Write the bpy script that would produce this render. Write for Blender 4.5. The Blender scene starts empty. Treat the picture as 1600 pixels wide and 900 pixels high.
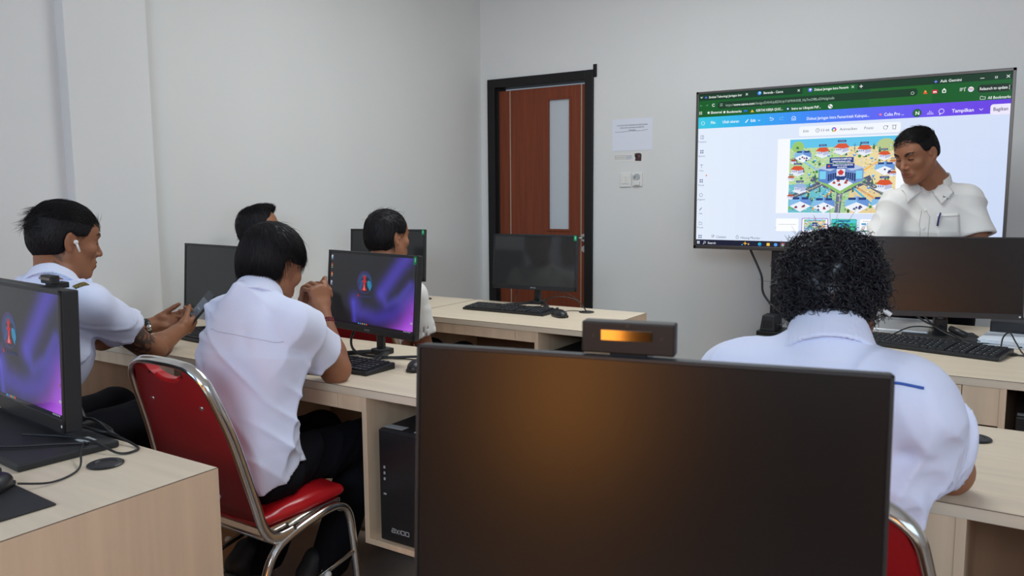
import bpy, bmesh, math, random
import numpy as np
from mathutils import Vector, Matrix, Euler
random.seed(7); rng = np.random.default_rng(7)
SC = bpy.context.scene
COL = SC.collection
R = math.radians

# ------------------------------------------------------------------ camera
YAW, PITCH, ROLL, CAM_H = R(32.8), R(6.67), R(-0.38), 1.32
fw = np.array([-math.sin(YAW)*math.cos(PITCH), math.cos(YAW)*math.cos(PITCH), -math.sin(PITCH)])
rt = np.array([math.cos(YAW), math.sin(YAW), 0.0]); up = np.cross(rt, fw)
rt2 = rt*math.cos(ROLL)+up*math.sin(ROLL); up2 = up*math.cos(ROLL)-rt*math.sin(ROLL)
cam_data = bpy.data.cameras.new('camera'); cam = bpy.data.objects.new('camera', cam_data); COL.objects.link(cam)
cam_data.sensor_width = 36; cam_data.lens = 1240/1600*36
cam_data.clip_start = 0.05
cam.matrix_world = Matrix(((rt2[0], up2[0], -fw[0], 0), (rt2[1], up2[1], -fw[1], 0), (rt2[2], up2[2], -fw[2], CAM_H), (0, 0, 0, 1)))
cam_data.dof.use_dof = True; cam_data.dof.focus_distance = 2.9; cam_data.dof.aperture_fstop = 9.0
SC.camera = cam
# ------------------------------------------------------------------ world, lights, exposure
W = bpy.data.worlds.new('world'); SC.world = W; W.use_nodes = True
W.node_tree.nodes['Background'].inputs[0].default_value = (0.62, 0.72, 0.85, 1)
W.node_tree.nodes['Background'].inputs[1].default_value = 0.3
SC.view_settings.view_transform = 'Standard'; SC.view_settings.look = 'None'
SC.view_settings.gamma = 1.0; SC.view_settings.use_curve_mapping = False
SC.view_settings.exposure = 0.0
def area(name, loc, target, sx, sy, power, col):
    l = bpy.data.lights.new(name, 'AREA'); l.shape = 'RECTANGLE'; l.size = sx; l.size_y = sy
    l.energy = power; l.color = col
    o = bpy.data.objects.new(name, l); COL.objects.link(o); o.location = loc
    d = Vector(target)-Vector(loc); o.rotation_euler = d.to_track_quat('-Z', 'Y').to_euler()
    return o
area('daylight_rear_window', (-2.45, -2.75, 2.0), (-1.7, 3.5, 1.0), 1.7, 1.5, 30, (0.42, 0.68, 1.0))
area('daylight_rear_right_window', (.75, -2.6, 2.45), (-.9, 2.6, 1.0), 1.8, 1.0, 84, (0.66, 0.82, 1.0))
area('daylight_side_fill', (3.3, 0.6, 1.8), (-2.5, 1.6, 1.1), 3.4, 1.5, 26, (0.60, 0.79, 1.0))  # added cool fill for the left wall; no window stands there
area('ceiling_light_panel', (-1.35, 3.0, 2.93), (-1.35, 3.0, 0), 1.6, 1.2, 44, (0.90, 0.97, 1.0))

# ------------------------------------------------------------------ materials
MATS = {}
def nodes(m):
    m.use_nodes = True
    return m.node_tree.nodes, m.node_tree.links, m.node_tree.nodes['Principled BSDF']
def mat(name, col, rough=0.5, metal=0.0, spec=0.5, bump=0.0, bscale=60, var=0.0, vscale=(4, 4, 4), emit=0, coat=0, trans=0, sheen=0):
    m = bpy.data.materials.new(name); n, l, b = nodes(m); MATS[name] = m
    b.inputs['Base Color'].default_value = (*col, 1); b.inputs['Roughness'].default_value = rough
    b.inputs['Metallic'].default_value = metal; b.inputs['Specular IOR Level'].default_value = spec
    b.inputs['Coat Weight'].default_value = coat; b.inputs['Transmission Weight'].default_value = trans
    b.inputs['Sheen Weight'].default_value = sheen
    if emit:
        b.inputs['Emission Color'].default_value = (*col, 1); b.inputs['Emission Strength'].default_value = emit
    tc = n.new('ShaderNodeTexCoord')
    if var:
        mp = n.new('ShaderNodeMapping'); mp.inputs['Scale'].default_value = vscale
        l.new(tc.outputs['Object'], mp.inputs[0])
        nz = n.new('ShaderNodeTexNoise'); nz.inputs['Scale'].default_value = 1; nz.inputs['Detail'].default_value = 5
        l.new(mp.outputs[0], nz.inputs['Vector'])
        rp = n.new('ShaderNodeValToRGB')
        rp.color_ramp.elements[0].position = .3; rp.color_ramp.elements[1].position = .7
        rp.color_ramp.elements[0].color = (*[c*(1-var) for c in col], 1)
        rp.color_ramp.elements[1].color = (*[min(1, c*(1+var)) for c in col], 1)
        l.new(nz.outputs[0], rp.inputs[0]); l.new(rp.outputs[0], b.inputs['Base Color'])
    if bump:
        nb = n.new('ShaderNodeTexNoise'); nb.inputs['Scale'].default_value = bscale; nb.inputs['Detail'].default_value = 3
        l.new(tc.outputs['Object'], nb.inputs['Vector'])
        bp = n.new('ShaderNodeBump'); bp.inputs['Strength'].default_value = bump; bp.inputs['Distance'].default_value = .01
        l.new(nb.outputs[0], bp.inputs['Height']); l.new(bp.outputs[0], b.inputs['Normal'])
    return m
M_wall = mat('painted_wall', (.72, .715, .69), .75, bump=.04, bscale=9, var=.025, vscale=(1.2, 1.2, .9))
M_floor = mat('floor_tile', (.31, .245, .20), .35, var=.18, vscale=(5, 5, 5))
M_rear = mat('rear_wall_darkened', (.10, .075, .055), .85, var=.1)  # unlit look put into the wall colour, keeps screen reflections dark
M_ceil = mat('ceiling_paint', (.8, .8, .78), .9)
M_wood = mat('desk_laminate', (.72, .60, .45), .42, var=.06, vscale=(3, 45, 45))
M_wood2 = mat('desk_panel_laminate', (.75, .55, .37), .45, var=.07, vscale=(26, 26, 1.6))
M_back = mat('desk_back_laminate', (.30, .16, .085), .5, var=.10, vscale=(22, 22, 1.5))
M_edge = mat('desk_edge_line', (.16, .10, .06), .6)
M_blk = mat('black_plastic', (.012, .012, .013), .38)
M_blk2 = mat('matte_black_plastic', (.018, .018, .019), .55)
M_blackmetal = mat('black_metal', (.015, .015, .016), .35, metal=.3)
M_key = mat('keycap_plastic', (.022, .022, .024), .5)
M_legend = mat('keycap_print', (.35, .35, .36), .6)
M_rub = mat('cable_rubber', (.010, .010, .011), .45)
M_chrome = mat('chrome_tube', (.72, .71, .68), .16, metal=1, var=.08, vscale=(30, 30, 30))
M_red = mat('red_vinyl', (.56, .010, .016), .30, bump=.12, bscale=14, coat=.15)
M_redback = mat('red_backboard', (.34, .008, .012), .42)
M_darkframe = mat('door_frame_paint', (.013, .012, .012), .5, spec=.25, bump=.1, bscale=40)
M_door = mat('door_veneer', (.185, .042, .017), .5, spec=.25, var=.16, vscale=(60, 60, 2.0))
M_strip = mat('door_inlay', (.46, .36, .26), .4, metal=.3)
M_glass = mat('frosted_glass', (.50, .53, .56), .22, spec=.6)
M_nickel = mat('brushed_nickel', (.62, .60, .57), .3, metal=1)
M_whitepl = mat('white_plastic', (.74, .73, .69), .4)
M_paper = mat('white_paper', (.74, .76, .84), .7)
M_paper2 = mat('sheet_paper', (.74, .80, .86), .7)
M_ink = mat('printed_ink', (.05, .05, .06), .7)
M_inkred = mat('red_ink', (.5, .12, .10), .7)
M_inkblue = mat('blue_ink', (.25, .3, .6), .7)
M_shirt = mat('white_shirt_cotton', (.76, .79, .95), .85, bump=.22, bscale=16, spec=.2)
M_shirt2 = mat('cream_shirt_cotton', (.74, .715, .67), .8, bump=.22, bscale=16, sheen=.1)
M_seam = mat('shirt_seam', (.60, .60, .72), .85)
M_pants = mat('black_trouser_cloth', (.006, .006, .009), .85, bump=.3, bscale=14, spec=.15)
M_hair = mat('black_hair', (.008, .0065, .007), .55, spec=.22)
M_curl = mat('glossy_black_curls', (.010, .009, .013), .38, spec=.5)
M_shoe = mat('black_shoe', (.014, .014, .016), .6)
M_sole = mat('shoe_sole', (.10, .09, .085), .7)
M_silver = mat('silver_plastic', (.50, .50, .50), .35, metal=.4)
M_green = mat('green_sticker', (.02, .30, .13), .5)
M_label = mat('grey_label', (.42, .44, .45), .5)
M_bez = mat('tv_bezel_metal', (.10, .085, .075), .30, metal=.85)
M_orange = mat('glowing_orange_curtain', (.85, .36, .07), .8, emit=.0)
def nosp(m, v=.0):
    m.node_tree.nodes['Principled BSDF'].inputs['Specular IOR Level'].default_value = v
def screenmat(name, rough, base=(.006, .006, .007), spec=.5, strength=1.0, emis=True):
    """display panel: colours come from the per-face 'tint' attribute as emitted light"""
    m = bpy.data.materials.new(name); n, l, b = nodes(m)
    b.inputs['Base Color'].default_value = (*base, 1); b.inputs['Roughness'].default_value = rough
    b.inputs['Specular IOR Level'].default_value = spec
    if emis:
        a = n.new('ShaderNodeAttribute'); a.attribute_name = 'tint'
        l.new(a.outputs['Color'], b.inputs['Emission Color']); b.inputs['Emission Strength'].default_value = strength
    return m
M_tvscreen = screenmat('tv_display', .28, spec=.12, strength=1.0)
M_offmatte = screenmat('switched_off_matte_panel', .27, base=(.0045, .004, .004), spec=.42, emis=False)
M_offgloss = screenmat('switched_off_panel', .07, base=(.03, .03, .03), spec=.45, emis=False)
def wallpaper_mat():
    m = bpy.data.materials.new('desktop_wallpaper_display'); n, l, b = nodes(m)
    b.inputs['Base Color'].default_value = (.022, .022, .022, 1); b.inputs['Roughness'].default_value = .09
    b.inputs['Specular IOR Level'].default_value = .4
    a = n.new('ShaderNodeAttribute'); a.attribute_name = 'tint'
    l.new(a.outputs['Color'], b.inputs['Emission Color']); b.inputs['Emission Strength'].default_value = .8
    return m
M_wallp = wallpaper_mat()
def attrmat(name, rough=.5, spec=.4, bump=.0, bscale=120, sss=0):
    m = bpy.data.materials.new(name); n, l, b = nodes(m)
    a = n.new('ShaderNodeAttribute'); a.attribute_name = 'tint'
    l.new(a.outputs['Color'], b.inputs['Base Color']); b.inputs['Roughness'].default_value = rough
    b.inputs['Specular IOR Level'].default_value = spec
    if sss:
        b.inputs['Subsurface Weight'].default_value = sss; b.inputs['Subsurface Radius'].default_value = (.01, .004, .002)
        b.inputs['Subsurface Scale'].default_value = .5
    if bump:
        tc = n.new('ShaderNodeTexCoord'); nb = n.new('ShaderNodeTexNoise'); nb.inputs['Scale'].default_value = bscale
        l.new(tc.outputs['Object'], nb.inputs['Vector'])
        bp = n.new('ShaderNodeBump'); bp.inputs['Strength'].default_value = bump; bp.inputs['Distance'].default_value = .003
        l.new(nb.outputs[0], bp.inputs['Height']); l.new(bp.outputs[0], b.inputs['Normal'])
    return m
M_skin = attrmat('skin', .50, .35, .12, 160)
M_print = attrmat('printed_colours', .6, .3)

# ------------------------------------------------------------------ object helpers
def empty(name, label, cat, loc=(0, 0, 0), rz=0, group=None):
    o = bpy.data.objects.new(name, None); COL.objects.link(o); o.empty_display_size = .1
    o.location = loc; o.rotation_euler = (0, 0, rz); o['label'] = label; o['category'] = cat
    if group: o['group'] = group
    return o
def link(name, me, m, parent=None, label=None, smooth=None):
    o = bpy.data.objects.new(name, me); COL.objects.link(o)
    for x in (m if isinstance(m, (list, tuple)) else [m]): me.materials.append(x)
    if smooth is not None: me.polygons.foreach_set('use_smooth', [smooth]*len(me.polygons))
    if parent is not None: o.parent = parent
    if label: o['label'] = label
    return o
def tag(o, label, cat, group=None):
    o['label'] = label; o['category'] = cat
    if group: o['group'] = group
    return o
def struct(o): o['kind'] = 'structure'; return o

class MB:
    """collects shapes into one bmesh; build() links them as ONE object"""
    def __init__(s): s.b = bmesh.new(); s.mi = 0; s.sm = False
    def _fin(s, faces):
        for f in faces: f.material_index = s.mi; f.smooth = s.sm
    def box(s, x0, x1, y0, y1, z0, z1, bev=.0015, seg=2, M=None):
        t = bmesh.new(); bmesh.ops.create_cube(t, size=1)
        for v in t.verts:
            v.co = Vector(((x0+x1)/2+v.co.x*(x1-x0), (y0+y1)/2+v.co.y*(y1-y0), (z0+z1)/2+v.co.z*(z1-z0)))
        if bev: bmesh.ops.bevel(t, geom=t.edges[:], offset=bev, segments=seg, affect='EDGES', profile=.5)
        s.merge(t, M); return s
    def merge(s, t, M=None):
        if M is not None: bmesh.ops.transform(t, matrix=M, verts=t.verts)
        mp = {}
        for v in t.verts: mp[v] = s.b.verts.new(v.co)
        for f in t.faces:
            try: g = s.b.faces.new([mp[v] for v in f.verts])
            except ValueError: continue
            g.material_index = s.mi; g.smooth = s.sm
        t.free()
    def prism(s, pts, a0, a1, axis='y', bev=0, M=None):
        t = bmesh.new()
        def P(p, a):
            return {'y': (p[0], a, p[1]), 'x': (a, p[0], p[1]), 'z': (p[0], p[1], a)}[axis]
        v0 = [t.verts.new(P(p, a0)) for p in pts]; v1 = [t.verts.new(P(p, a1)) for p in pts]
        n = len(pts); t.faces.new(v0); t.faces.new(v1[::-1])
        for i in range(n): t.faces.new([v0[i], v1[i], v1[(i+1) % n], v0[(i+1) % n]])
        bmesh.ops.recalc_face_normals(t, faces=t.faces)
        if bev: bmesh.ops.bevel(t, geom=t.edges[:], offset=bev, segments=2, affect='EDGES', profile=.5)
        s.merge(t, M); return s
    def cyl(s, a, b, r, r2=None, seg=24, smooth=True):
        a, b = Vector(a), Vector(b); d = b-a
        t = bmesh.new(); bmesh.ops.create_cone(t, cap_ends=True, segments=seg, radius1=r, radius2=r if r2 is None else r2, depth=d.length)
        q = d.to_track_quat('Z', 'Y').to_matrix().to_4x4(); q.translation = (a+b)/2
        sm = s.sm; s.sm = smooth; s.merge(t, q); s.sm = sm
        for f in s.b.faces:
            if len(f.verts) > 4: f.smooth = False
        return s
    def ell(s, c, r, rot=None, u=20, v=12):
        t = bmesh.new(); bmesh.ops.create_uvsphere(t, u_segments=u, v_segments=v, radius=1)
        m = Matrix.Diagonal((r[0], r[1], r[2], 1))
        if rot is not None: m = Euler(rot).to_matrix().to_4x4() @ m
        m = Matrix.Translation(c) @ m
        sm = s.sm; s.sm = True; s.merge(t, m); s.sm = sm; return s
    def tube(s, pts, r, seg=8, smooth=6, flat=None):
        P = [Vector(p) for p in pts]
        if smooth and len(P) > 2:
            Q = []
            for i in range(len(P)-1):
                p0, p1, p2, p3 = P[max(i-1, 0)], P[i], P[i+1], P[min(i+2, len(P)-1)]
                for k in range(smooth):
                    t = k/smooth
                    Q.append(.5*((2*p1)+(p2-p0)*t+(2*p0-5*p1+4*p2-p3)*t*t+(3*p1-p0-3*p2+p3)*t*t*t))
            Q.append(P[-1]); P = Q
        rings = []; n = None
        for i, p in enumerate(P):
            d = (P[min(i+1, len(P)-1)]-P[max(i-1, 0)])
            if d.length < 1e-9: d = Vector((0, 0, 1))
            d.normalize()
            if n is None:
                n = d.orthogonal() if flat is None else Vector(flat)
            n = (n-d*n.dot(d))
            if n.length < 1e-6: n = d.orthogonal()
            n.normalize(); b = d.cross(n)
            rr = r if not callable(r) else r(i/(len(P)-1))
            ra, rb = rr if isinstance(rr, tuple) else (rr, rr)
            rings.append([s.b.verts.new(p+n*ra*math.cos(2*math.pi*k/seg)+b*rb*math.sin(2*math.pi*k/seg)) for k in range(seg)])
        for a, b in zip(rings, rings[1:]):
            for k in range(seg):
                f = s.b.faces.new([a[k], a[(k+1) % seg], b[(k+1) % seg], b[k]]); f.smooth = True; f.material_index = s.mi
        for rg in (rings[0][::-1], rings[-1]):
            f = s.b.faces.new(rg); f.material_index = s.mi
        return s
    def lathe(s, prof, c=(0, 0, 0), seg=28):
        rings = [[s.b.verts.new((c[0]+r*math.cos(2*math.pi*k/seg), c[1]+r*math.sin(2*math.pi*k/seg), c[2]+z)) for k in range(seg)] for r, z in prof]
        for a, b in zip(rings, rings[1:]):
            for k in range(seg):
                f = s.b.faces.new([a[k], a[(k+1) % seg], b[(k+1) % seg], b[k]]); f.smooth = s.sm; f.material_index = s.mi
        for rg in (rings[0][::-1], rings[-1]):
            f = s.b.faces.new(rg); f.material_index = s.mi
        return s
    def build(s, name, m, parent=None, label=None):
        bmesh.ops.recalc_face_normals(s.b, faces=s.b.faces)
        me = bpy.data.meshes.new(name); s.b.to_mesh(me); s.b.free()
        return link(name, me, m, parent, label)

# flat printed / displayed graphics: one mesh, a colour per face, layers lifted by fractions of a millimetre
TXT = {}
def text_mesh(body, bold=0.0):
    k = (body, bold)
    if k not in TXT:
        cu = bpy.data.curves.new('lettering', 'FONT'); cu.body = body; cu.size = 1; cu.resolution_u = 2; cu.offset = bold
        ob = bpy.data.objects.new('lettering', cu); COL.objects.link(ob)
        dg = bpy.context.evaluated_depsgraph_get(); ev = ob.evaluated_get(dg); me = ev.to_mesh()
        V = [(v.co.x, v.co.y) for v in me.vertices]; F = [tuple(p.vertices) for p in me.polygons]
        ev.to_mesh_clear(); bpy.data.objects.remove(ob); bpy.data.curves.remove(cu)
        TXT[k] = (V, F, max([v[0] for v in V] or [1]))
    return TXT[k]
def srgb(c):
    if isinstance(c, str):
        c = [int(c[i:i+2], 16)/255 for i in (0, 2, 4)]
    return tuple(x/12.92 if x <= .04045 else ((x+.055)/1.055)**2.4 for x in c)
class Flat:
    """u right, v down (in drawing units) on the plane origin + u*ex + v*ey, lifted along en"""
    def __init__(s, o, ex, ey, en, lift=.0002):
        s.o, s.ex, s.ey, s.en = Vector(o), Vector(ex), Vector(ey), Vector(en); s.V = []; s.F = []; s.C = []; s.lift = lift; s.clip = None
    def pt(s, u, v, L):
        if s.clip: u = min(max(u, s.clip[0]), s.clip[1]); v = min(max(v, s.clip[2]), s.clip[3])
        return s.o+s.ex*u+s.ey*v+s.en*(s.lift*L)
    def poly(s, P, c, L=1):
        if isinstance(c, str): c = srgb(c)
        i = len(s.V); s.V += [s.pt(u, v, L) for u, v in P]; s.F.append(tuple(range(i, i+len(P)))); s.C.append(c)
    def rect(s, u0, v0, u1, v1, c, L=1, r=0):
        if r <= 0: s.poly([(u0, v0), (u0, v1), (u1, v1), (u1, v0)], c, L); return
        P = []
        for cx, cy, a0 in ((u1-r, v0+r, -90), (u1-r, v1-r, 0), (u0+r, v1-r, 90), (u0+r, v0+r, 180)):
            for k in range(5):
                a = R(a0+k*22.5); P.append((cx+r*math.cos(a), cy+r*math.sin(a)))
        s.poly(P[::-1], c, L)
    def grad(s, u0, v0, u1, v1, cols, L=1, n=24):
        for i in range(n):
            t = (i+.5)/n*(len(cols)-1); k = min(int(t), len(cols)-2); f = t-k
            a, b = srgb(cols[k]), srgb(cols[k+1])
            s.rect(u0+(u1-u0)*i/n, v0, u0+(u1-u0)*(i+1)/n, v1, tuple(a[j]*(1-f)+b[j]*f for j in range(3)), L)
    def disc(s, u, v, r, c, L=1, n=16, rv=None):
        rv = rv or r
        s.poly([(u+r*math.cos(-2*math.pi*k/n), v+rv*math.sin(-2*math.pi*k/n)) for k in range(n)], c, L)
    def ring(s, u, v, r, w, c, L=1, n=16, a0=0, a1=360):
        for k in range(n):
            p, q = R(a0+(a1-a0)*k/n), R(a0+(a1-a0)*(k+1)/n)
            s.poly([(u+r*math.cos(p), v+r*math.sin(p)), (u+(r-w)*math.cos(p), v+(r-w)*math.sin(p)), (u+(r-w)*math.cos(q), v+(r-w)*math.sin(q)), (u+r*math.cos(q), v+r*math.sin(q))], c, L)
    def line(s, P, w, c, L=1):
        for (a, b), (x, y) in zip(P, P[1:]):
            d = math.hypot(x-a, y-b) or 1; nx, ny = -(y-b)/d*w/2, (x-a)/d*w/2
            s.poly([(a+nx, b+ny), (x+nx, y+ny), (x-nx, y-ny), (a-nx, b-ny)], c, L)
    def text(s, body, u, v, size, c, L=2, width=None, bold=0.0, center=False, slant=0):
        if isinstance(c, str): c = srgb(c)
        V, F, w = text_mesh(body, bold); sx = size if width is None else width/w
        if center: u = u-w*sx/2
        i = len(s.V); s.V += [s.pt(u+x*sx+y*slant*size, v-y*size, L) for x, y in V]
        for f in F: s.F.append(tuple(i+k for k in f)); s.C.append(c)
    def build(s, name, m, parent=None, label=None):
        me = bpy.data.meshes.new(name); me.from_pydata([tuple(v) for v in s.V], [], s.F)
        a = me.color_attributes.new('tint', 'FLOAT_COLOR', 'CORNER'); buf = []
        for p, c in zip(me.polygons, s.C): buf += [c[0], c[1], c[2], 1.0]*p.loop_total
        a.data.foreach_set('color', buf)
        return link(name, me, m, parent, label)
def copy_tree(o, label=None, loc=None, rz=None, parent=None):
    c = o.copy(); COL.objects.link(c)
    if parent is not None: c.parent = parent
    if label: c['label'] = label
    if loc is not None: c.location = loc
    if rz is not None: c.rotation_euler = (0, 0, rz)
    for ch in list(o.children): copy_tree(ch, parent=c)
    return c

# ------------------------------------------------------------------ implicit surfaces -> one continuous mesh
def nrm(v):
    v = np.asarray(v, float); return v/np.linalg.norm(v)
class SDF:
    def __init__(s): s.ops = []
    def _a(s, fn, lo, hi, k, op): s.ops.append((fn, np.array(lo, float), np.array(hi, float), k, op)); return s
    def cone(s, a, b, ra, rb, k=.015, op='u', flat=None):
        a, b = np.array(a, float), np.array(b, float); ab = b-a; L2 = max(ab@ab, 1e-12)
        if flat is not None: fn_, ff = nrm(flat[0]), flat[1]
        def f(P):
            t = np.clip(((P-a)@ab)/L2, 0, 1); v = P-a-t[:, None]*ab
            if flat is not None: v = v+fn_*((v@fn_)*(1/ff-1))[:, None]
            d = np.sqrt((v*v).sum(1))-(ra+(rb-ra)*t)
            return d*(ff if flat is not None else 1)**.5 if flat is not None else d
        r = max(ra, rb); return s._a(f, np.minimum(a, b)-r, np.maximum(a, b)+r, k, op)
    def ell(s, c, r, Rm=None, k=.015, op='u'):
        c, r = np.array(c, float), np.array(r, float); Rm = np.eye(3) if Rm is None else np.array(Rm)
        def f(P):
            q = (P-c)@Rm; k0 = np.sqrt(((q/r)**2).sum(1)); k1 = np.sqrt(((q/(r*r))**2).sum(1))
            return k0*(k0-1)/np.maximum(k1, 1e-9)
        m = r.max(); return s._a(f, c-m, c+m, k, op)
    def box(s, c, h, r, Rm=None, k=.01, op='u'):
        c, h = np.array(c, float), np.array(h, float); Rm = np.eye(3) if Rm is None else np.array(Rm)
        def f(P):
            q = np.abs((P-c)@Rm)-h+r
            return np.sqrt((np.maximum(q, 0)**2).sum(1))+np.minimum(q.max(1), 0)-r
        m = np.linalg.norm(h); return s._a(f, c-m, c+m, k, op)
    def cut(s, p, n, k=.003):            # keep the side opposite to n
        p, n = np.array(p, float), nrm(n)
        return s._a(lambda P: (P-p)@n, [-99]*3, [99]*3, k, 'i')
    def disp(s, fn): return s._a(fn, [-99]*3, [99]*3, 0, 'd')
    def eval(s, P):
        D = np.full(len(P), .5)
        for fn, lo, hi, k, op in s.ops:
            mg = .045+k
            if op == 'd': D += fn(P); continue
            m = ((P > lo-mg) & (P < hi+mg)).all(1)
            if not m.any(): continue
            idx = np.nonzero(m)[0]; b = fn(P[idx]); a = D[idx]
            if op == 'u': h = np.clip(.5+.5*(a-b)/k, 0, 1); D[idx] = a*(1-h)+b*h-k*h*(1-h)
            elif op == 's': h = np.clip(.5-.5*(a+b)/k, 0, 1); D[idx] = a*(1-h)-b*h+k*h*(1-h)
            elif op == 'i': h = np.clip(.5-.5*(b-a)/k, 0, 1); D[idx] = b*(1-h)+a*h+k*h*(1-h)
        return D
    def grad(s, P, e=.001):
        g = np.stack([s.eval(P+np.eye(3)[i]*e)-s.eval(P-np.eye(3)[i]*e) for i in range(3)], 1)
        return g/np.maximum(np.linalg.norm(g, axis=1), 1e-9)[:, None]
    def snap(s, P, it=6):
        P = np.array(P, float).reshape(-1, 3)
        for _ in range(it):
            g = s.grad(P); P = P-g*np.clip(s.eval(P), -.03, .03)[:, None]*.9
        return P
    def mesh(s, lo, hi, h, color=None, origin=(0, 0, 0), name='surface'):
        lo, hi = np.array(lo, float), np.array(hi, float)
        nc = np.ceil((hi-lo)/(4*h)).astype(int); n = nc*4
        cc = np.stack(np.meshgrid(*[(np.arange(k)+.5)*4*h for k in nc], indexing='ij'), -1)+lo
        D = s.eval(cc.reshape(-1, 3)).reshape(nc)
        act = np.abs(D) < 4*h*.87+max(.010, 2*h)
        F = np.ones(n+1, np.float32)
        F[:-1, :-1, :-1] = np.where(np.repeat(np.repeat(np.repeat(D, 4, 0), 4, 1), 4, 2) < 0, -1, 1)
        pm = np.zeros(n+1, bool); ac = np.repeat(np.repeat(np.repeat(act, 4, 0), 4, 1), 4, 2)
        for i in (0, 1):
            for j in (0, 1):
                for k in (0, 1): pm[i:n[0]+i, j:n[1]+j, k:n[2]+k] |= ac
        I = np.argwhere(pm)
        for q in range(0, len(I), 400000):
            J = I[q:q+400000]; F[J[:, 0], J[:, 1], J[:, 2]] = s.eval(lo+J*h)
        S = F < 0
        cnt = np.zeros(n, np.int8)
        for i in (0, 1):
            for j in (0, 1):
                for k in (0, 1): cnt += S[i:n[0]+i, j:n[1]+j, k:n[2]+k]
        C = np.argwhere((cnt > 0) & (cnt < 8)); ix = np.full(n, -1, np.int32); ix[C[:, 0], C[:, 1], C[:, 2]] = np.arange(len(C))
        acc = np.zeros((len(C), 3)); w = np.zeros(len(C))
        off = [(i, j, k) for i in (0, 1) for j in (0, 1) for k in (0, 1)]
        V = {o: F[C[:, 0]+o[0], C[:, 1]+o[1], C[:, 2]+o[2]] for o in off}
        for o in off:
            for ax in range(3):
                if o[ax] == 0:
                    p = list(o); p[ax] = 1; p = tuple(p); a, b = V[o], V[p]; m = (a < 0) != (b < 0)
                    t = np.where(m, a/np.where(m, a-b, 1), 0); pt = np.array(o)[None, :]+np.eye(3)[ax]*t[:, None]
                    acc += pt*m[:, None]; w += m
        verts = lo+(C+acc/w[:, None])*h
        faces = []
        for ax in range(3):
            sl0 = [slice(None)]*3; sl1 = [slice(None)]*3; sl0[ax] = slice(0, n[ax]); sl1[ax] = slice(1, n[ax]+1)
            a, b = S[tuple(sl0)], S[tuple(sl1)]; E = np.argwhere(a != b)
            u, v = (ax+1) % 3, (ax+2) % 3
            E = E[(E[:, u] > 0) & (E[:, v] > 0) & (E[:, u] < n[u]) & (E[:, v] < n[v])]
            sg = a[E[:, 0], E[:, 1], E[:, 2]]
            def cell(du, dv): Q = E.copy(); Q[:, u] += du; Q[:, v] += dv; return ix[Q[:, 0], Q[:, 1], Q[:, 2]]
            q = np.stack([cell(-1, -1), cell(0, -1), cell(0, 0), cell(-1, 0)], 1); q[~sg] = q[~sg][:, ::-1]; faces.append(q)
        faces = np.concatenate(faces); faces = faces[(faces >= 0).all(1)]
        lab = np.arange(len(verts))                     # drop crumbs: keep only connected pieces of some size
        for _ in range(400):
            old = lab.copy(); m = lab[faces].min(1)
            for c_ in range(4): np.minimum.at(lab, faces[:, c_], m)
            lab = lab[lab]
            if (lab == old).all(): break
        cnt_ = np.bincount(lab, minlength=len(verts)); keep = cnt_[lab] > .02*len(verts)
        if not keep.all():
            new = np.cumsum(keep)-1; faces = faces[keep[faces[:, 0]]]; faces = new[faces]; verts = verts[keep]
        me = bpy.data.meshes.new(name); me.vertices.add(len(verts)); me.vertices.foreach_set('co', (verts-np.array(origin)).astype(np.float32).ravel())
        me.loops.add(len(faces)*4); me.loops.foreach_set('vertex_index', faces.astype(np.int32).ravel())
        me.polygons.add(len(faces)); me.polygons.foreach_set('loop_start', np.arange(0, len(faces)*4, 4, dtype=np.int32))
        me.update(calc_edges=True); me.polygons.foreach_set('use_smooth', np.ones(len(faces), bool))
        if color is not None:
            c = np.ones((len(verts), 4), np.float32); c[:, :3] = color(verts)
            a = me.color_attributes.new('tint', 'FLOAT_COLOR', 'POINT'); a.data.foreach_set('color', c.ravel())
        me.validate(); s.V = verts
        return me
def strands(P, rad, origin, name='hair_strands', seg=3):
    """P (N,K,3) centre lines, rad (K,) or (N,K) radii -> mesh of tapered tubes"""
    N, K, _ = P.shape; rad = np.broadcast_to(rad, (N, K))
    T = np.gradient(P, axis=1); T /= np.maximum(np.linalg.norm(T, axis=2), 1e-9)[..., None]
    ref = np.array([.31, .53, .79]); A = np.cross(T, ref); A /= np.maximum(np.linalg.norm(A, axis=2), 1e-9)[..., None]; B = np.cross(T, A)
    V = np.stack([P+rad[..., None]*(A*math.cos(2*math.pi*q/seg)+B*math.sin(2*math.pi*q/seg)) for q in range(seg)], 2).reshape(-1, 3)
    base = (np.arange(N)*K*seg)[:, None, None]+(np.arange(K-1)*seg)[None, :, None]; q = np.arange(seg)[None, None, :]; q2 = (q+1) % seg
    Fc = np.stack([base+q, base+q2, base+seg+q2, base+seg+q], -1).reshape(-1, 4)
    me = bpy.data.meshes.new(name); me.vertices.add(len(V)); me.vertices.foreach_set('co', (V-np.array(origin)).astype(np.float32).ravel())
    me.loops.add(len(Fc)*4); me.loops.foreach_set('vertex_index', Fc.astype(np.int32).ravel()); me.polygons.add(len(Fc))
    me.polygons.foreach_set('loop_start', np.arange(0, len(Fc)*4, 4, dtype=np.int32)); me.update(calc_edges=True)
    me.polygons.foreach_set('use_smooth', np.ones(len(Fc), bool)); me.validate(); return me
def join_meshes(name, meshes):
    b = bmesh.new()
    for m in meshes: b.from_mesh(m)
    me = bpy.data.meshes.new(name); b.to_mesh(me); b.free()
    for m in meshes: bpy.data.meshes.remove(m)
    return me

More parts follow.
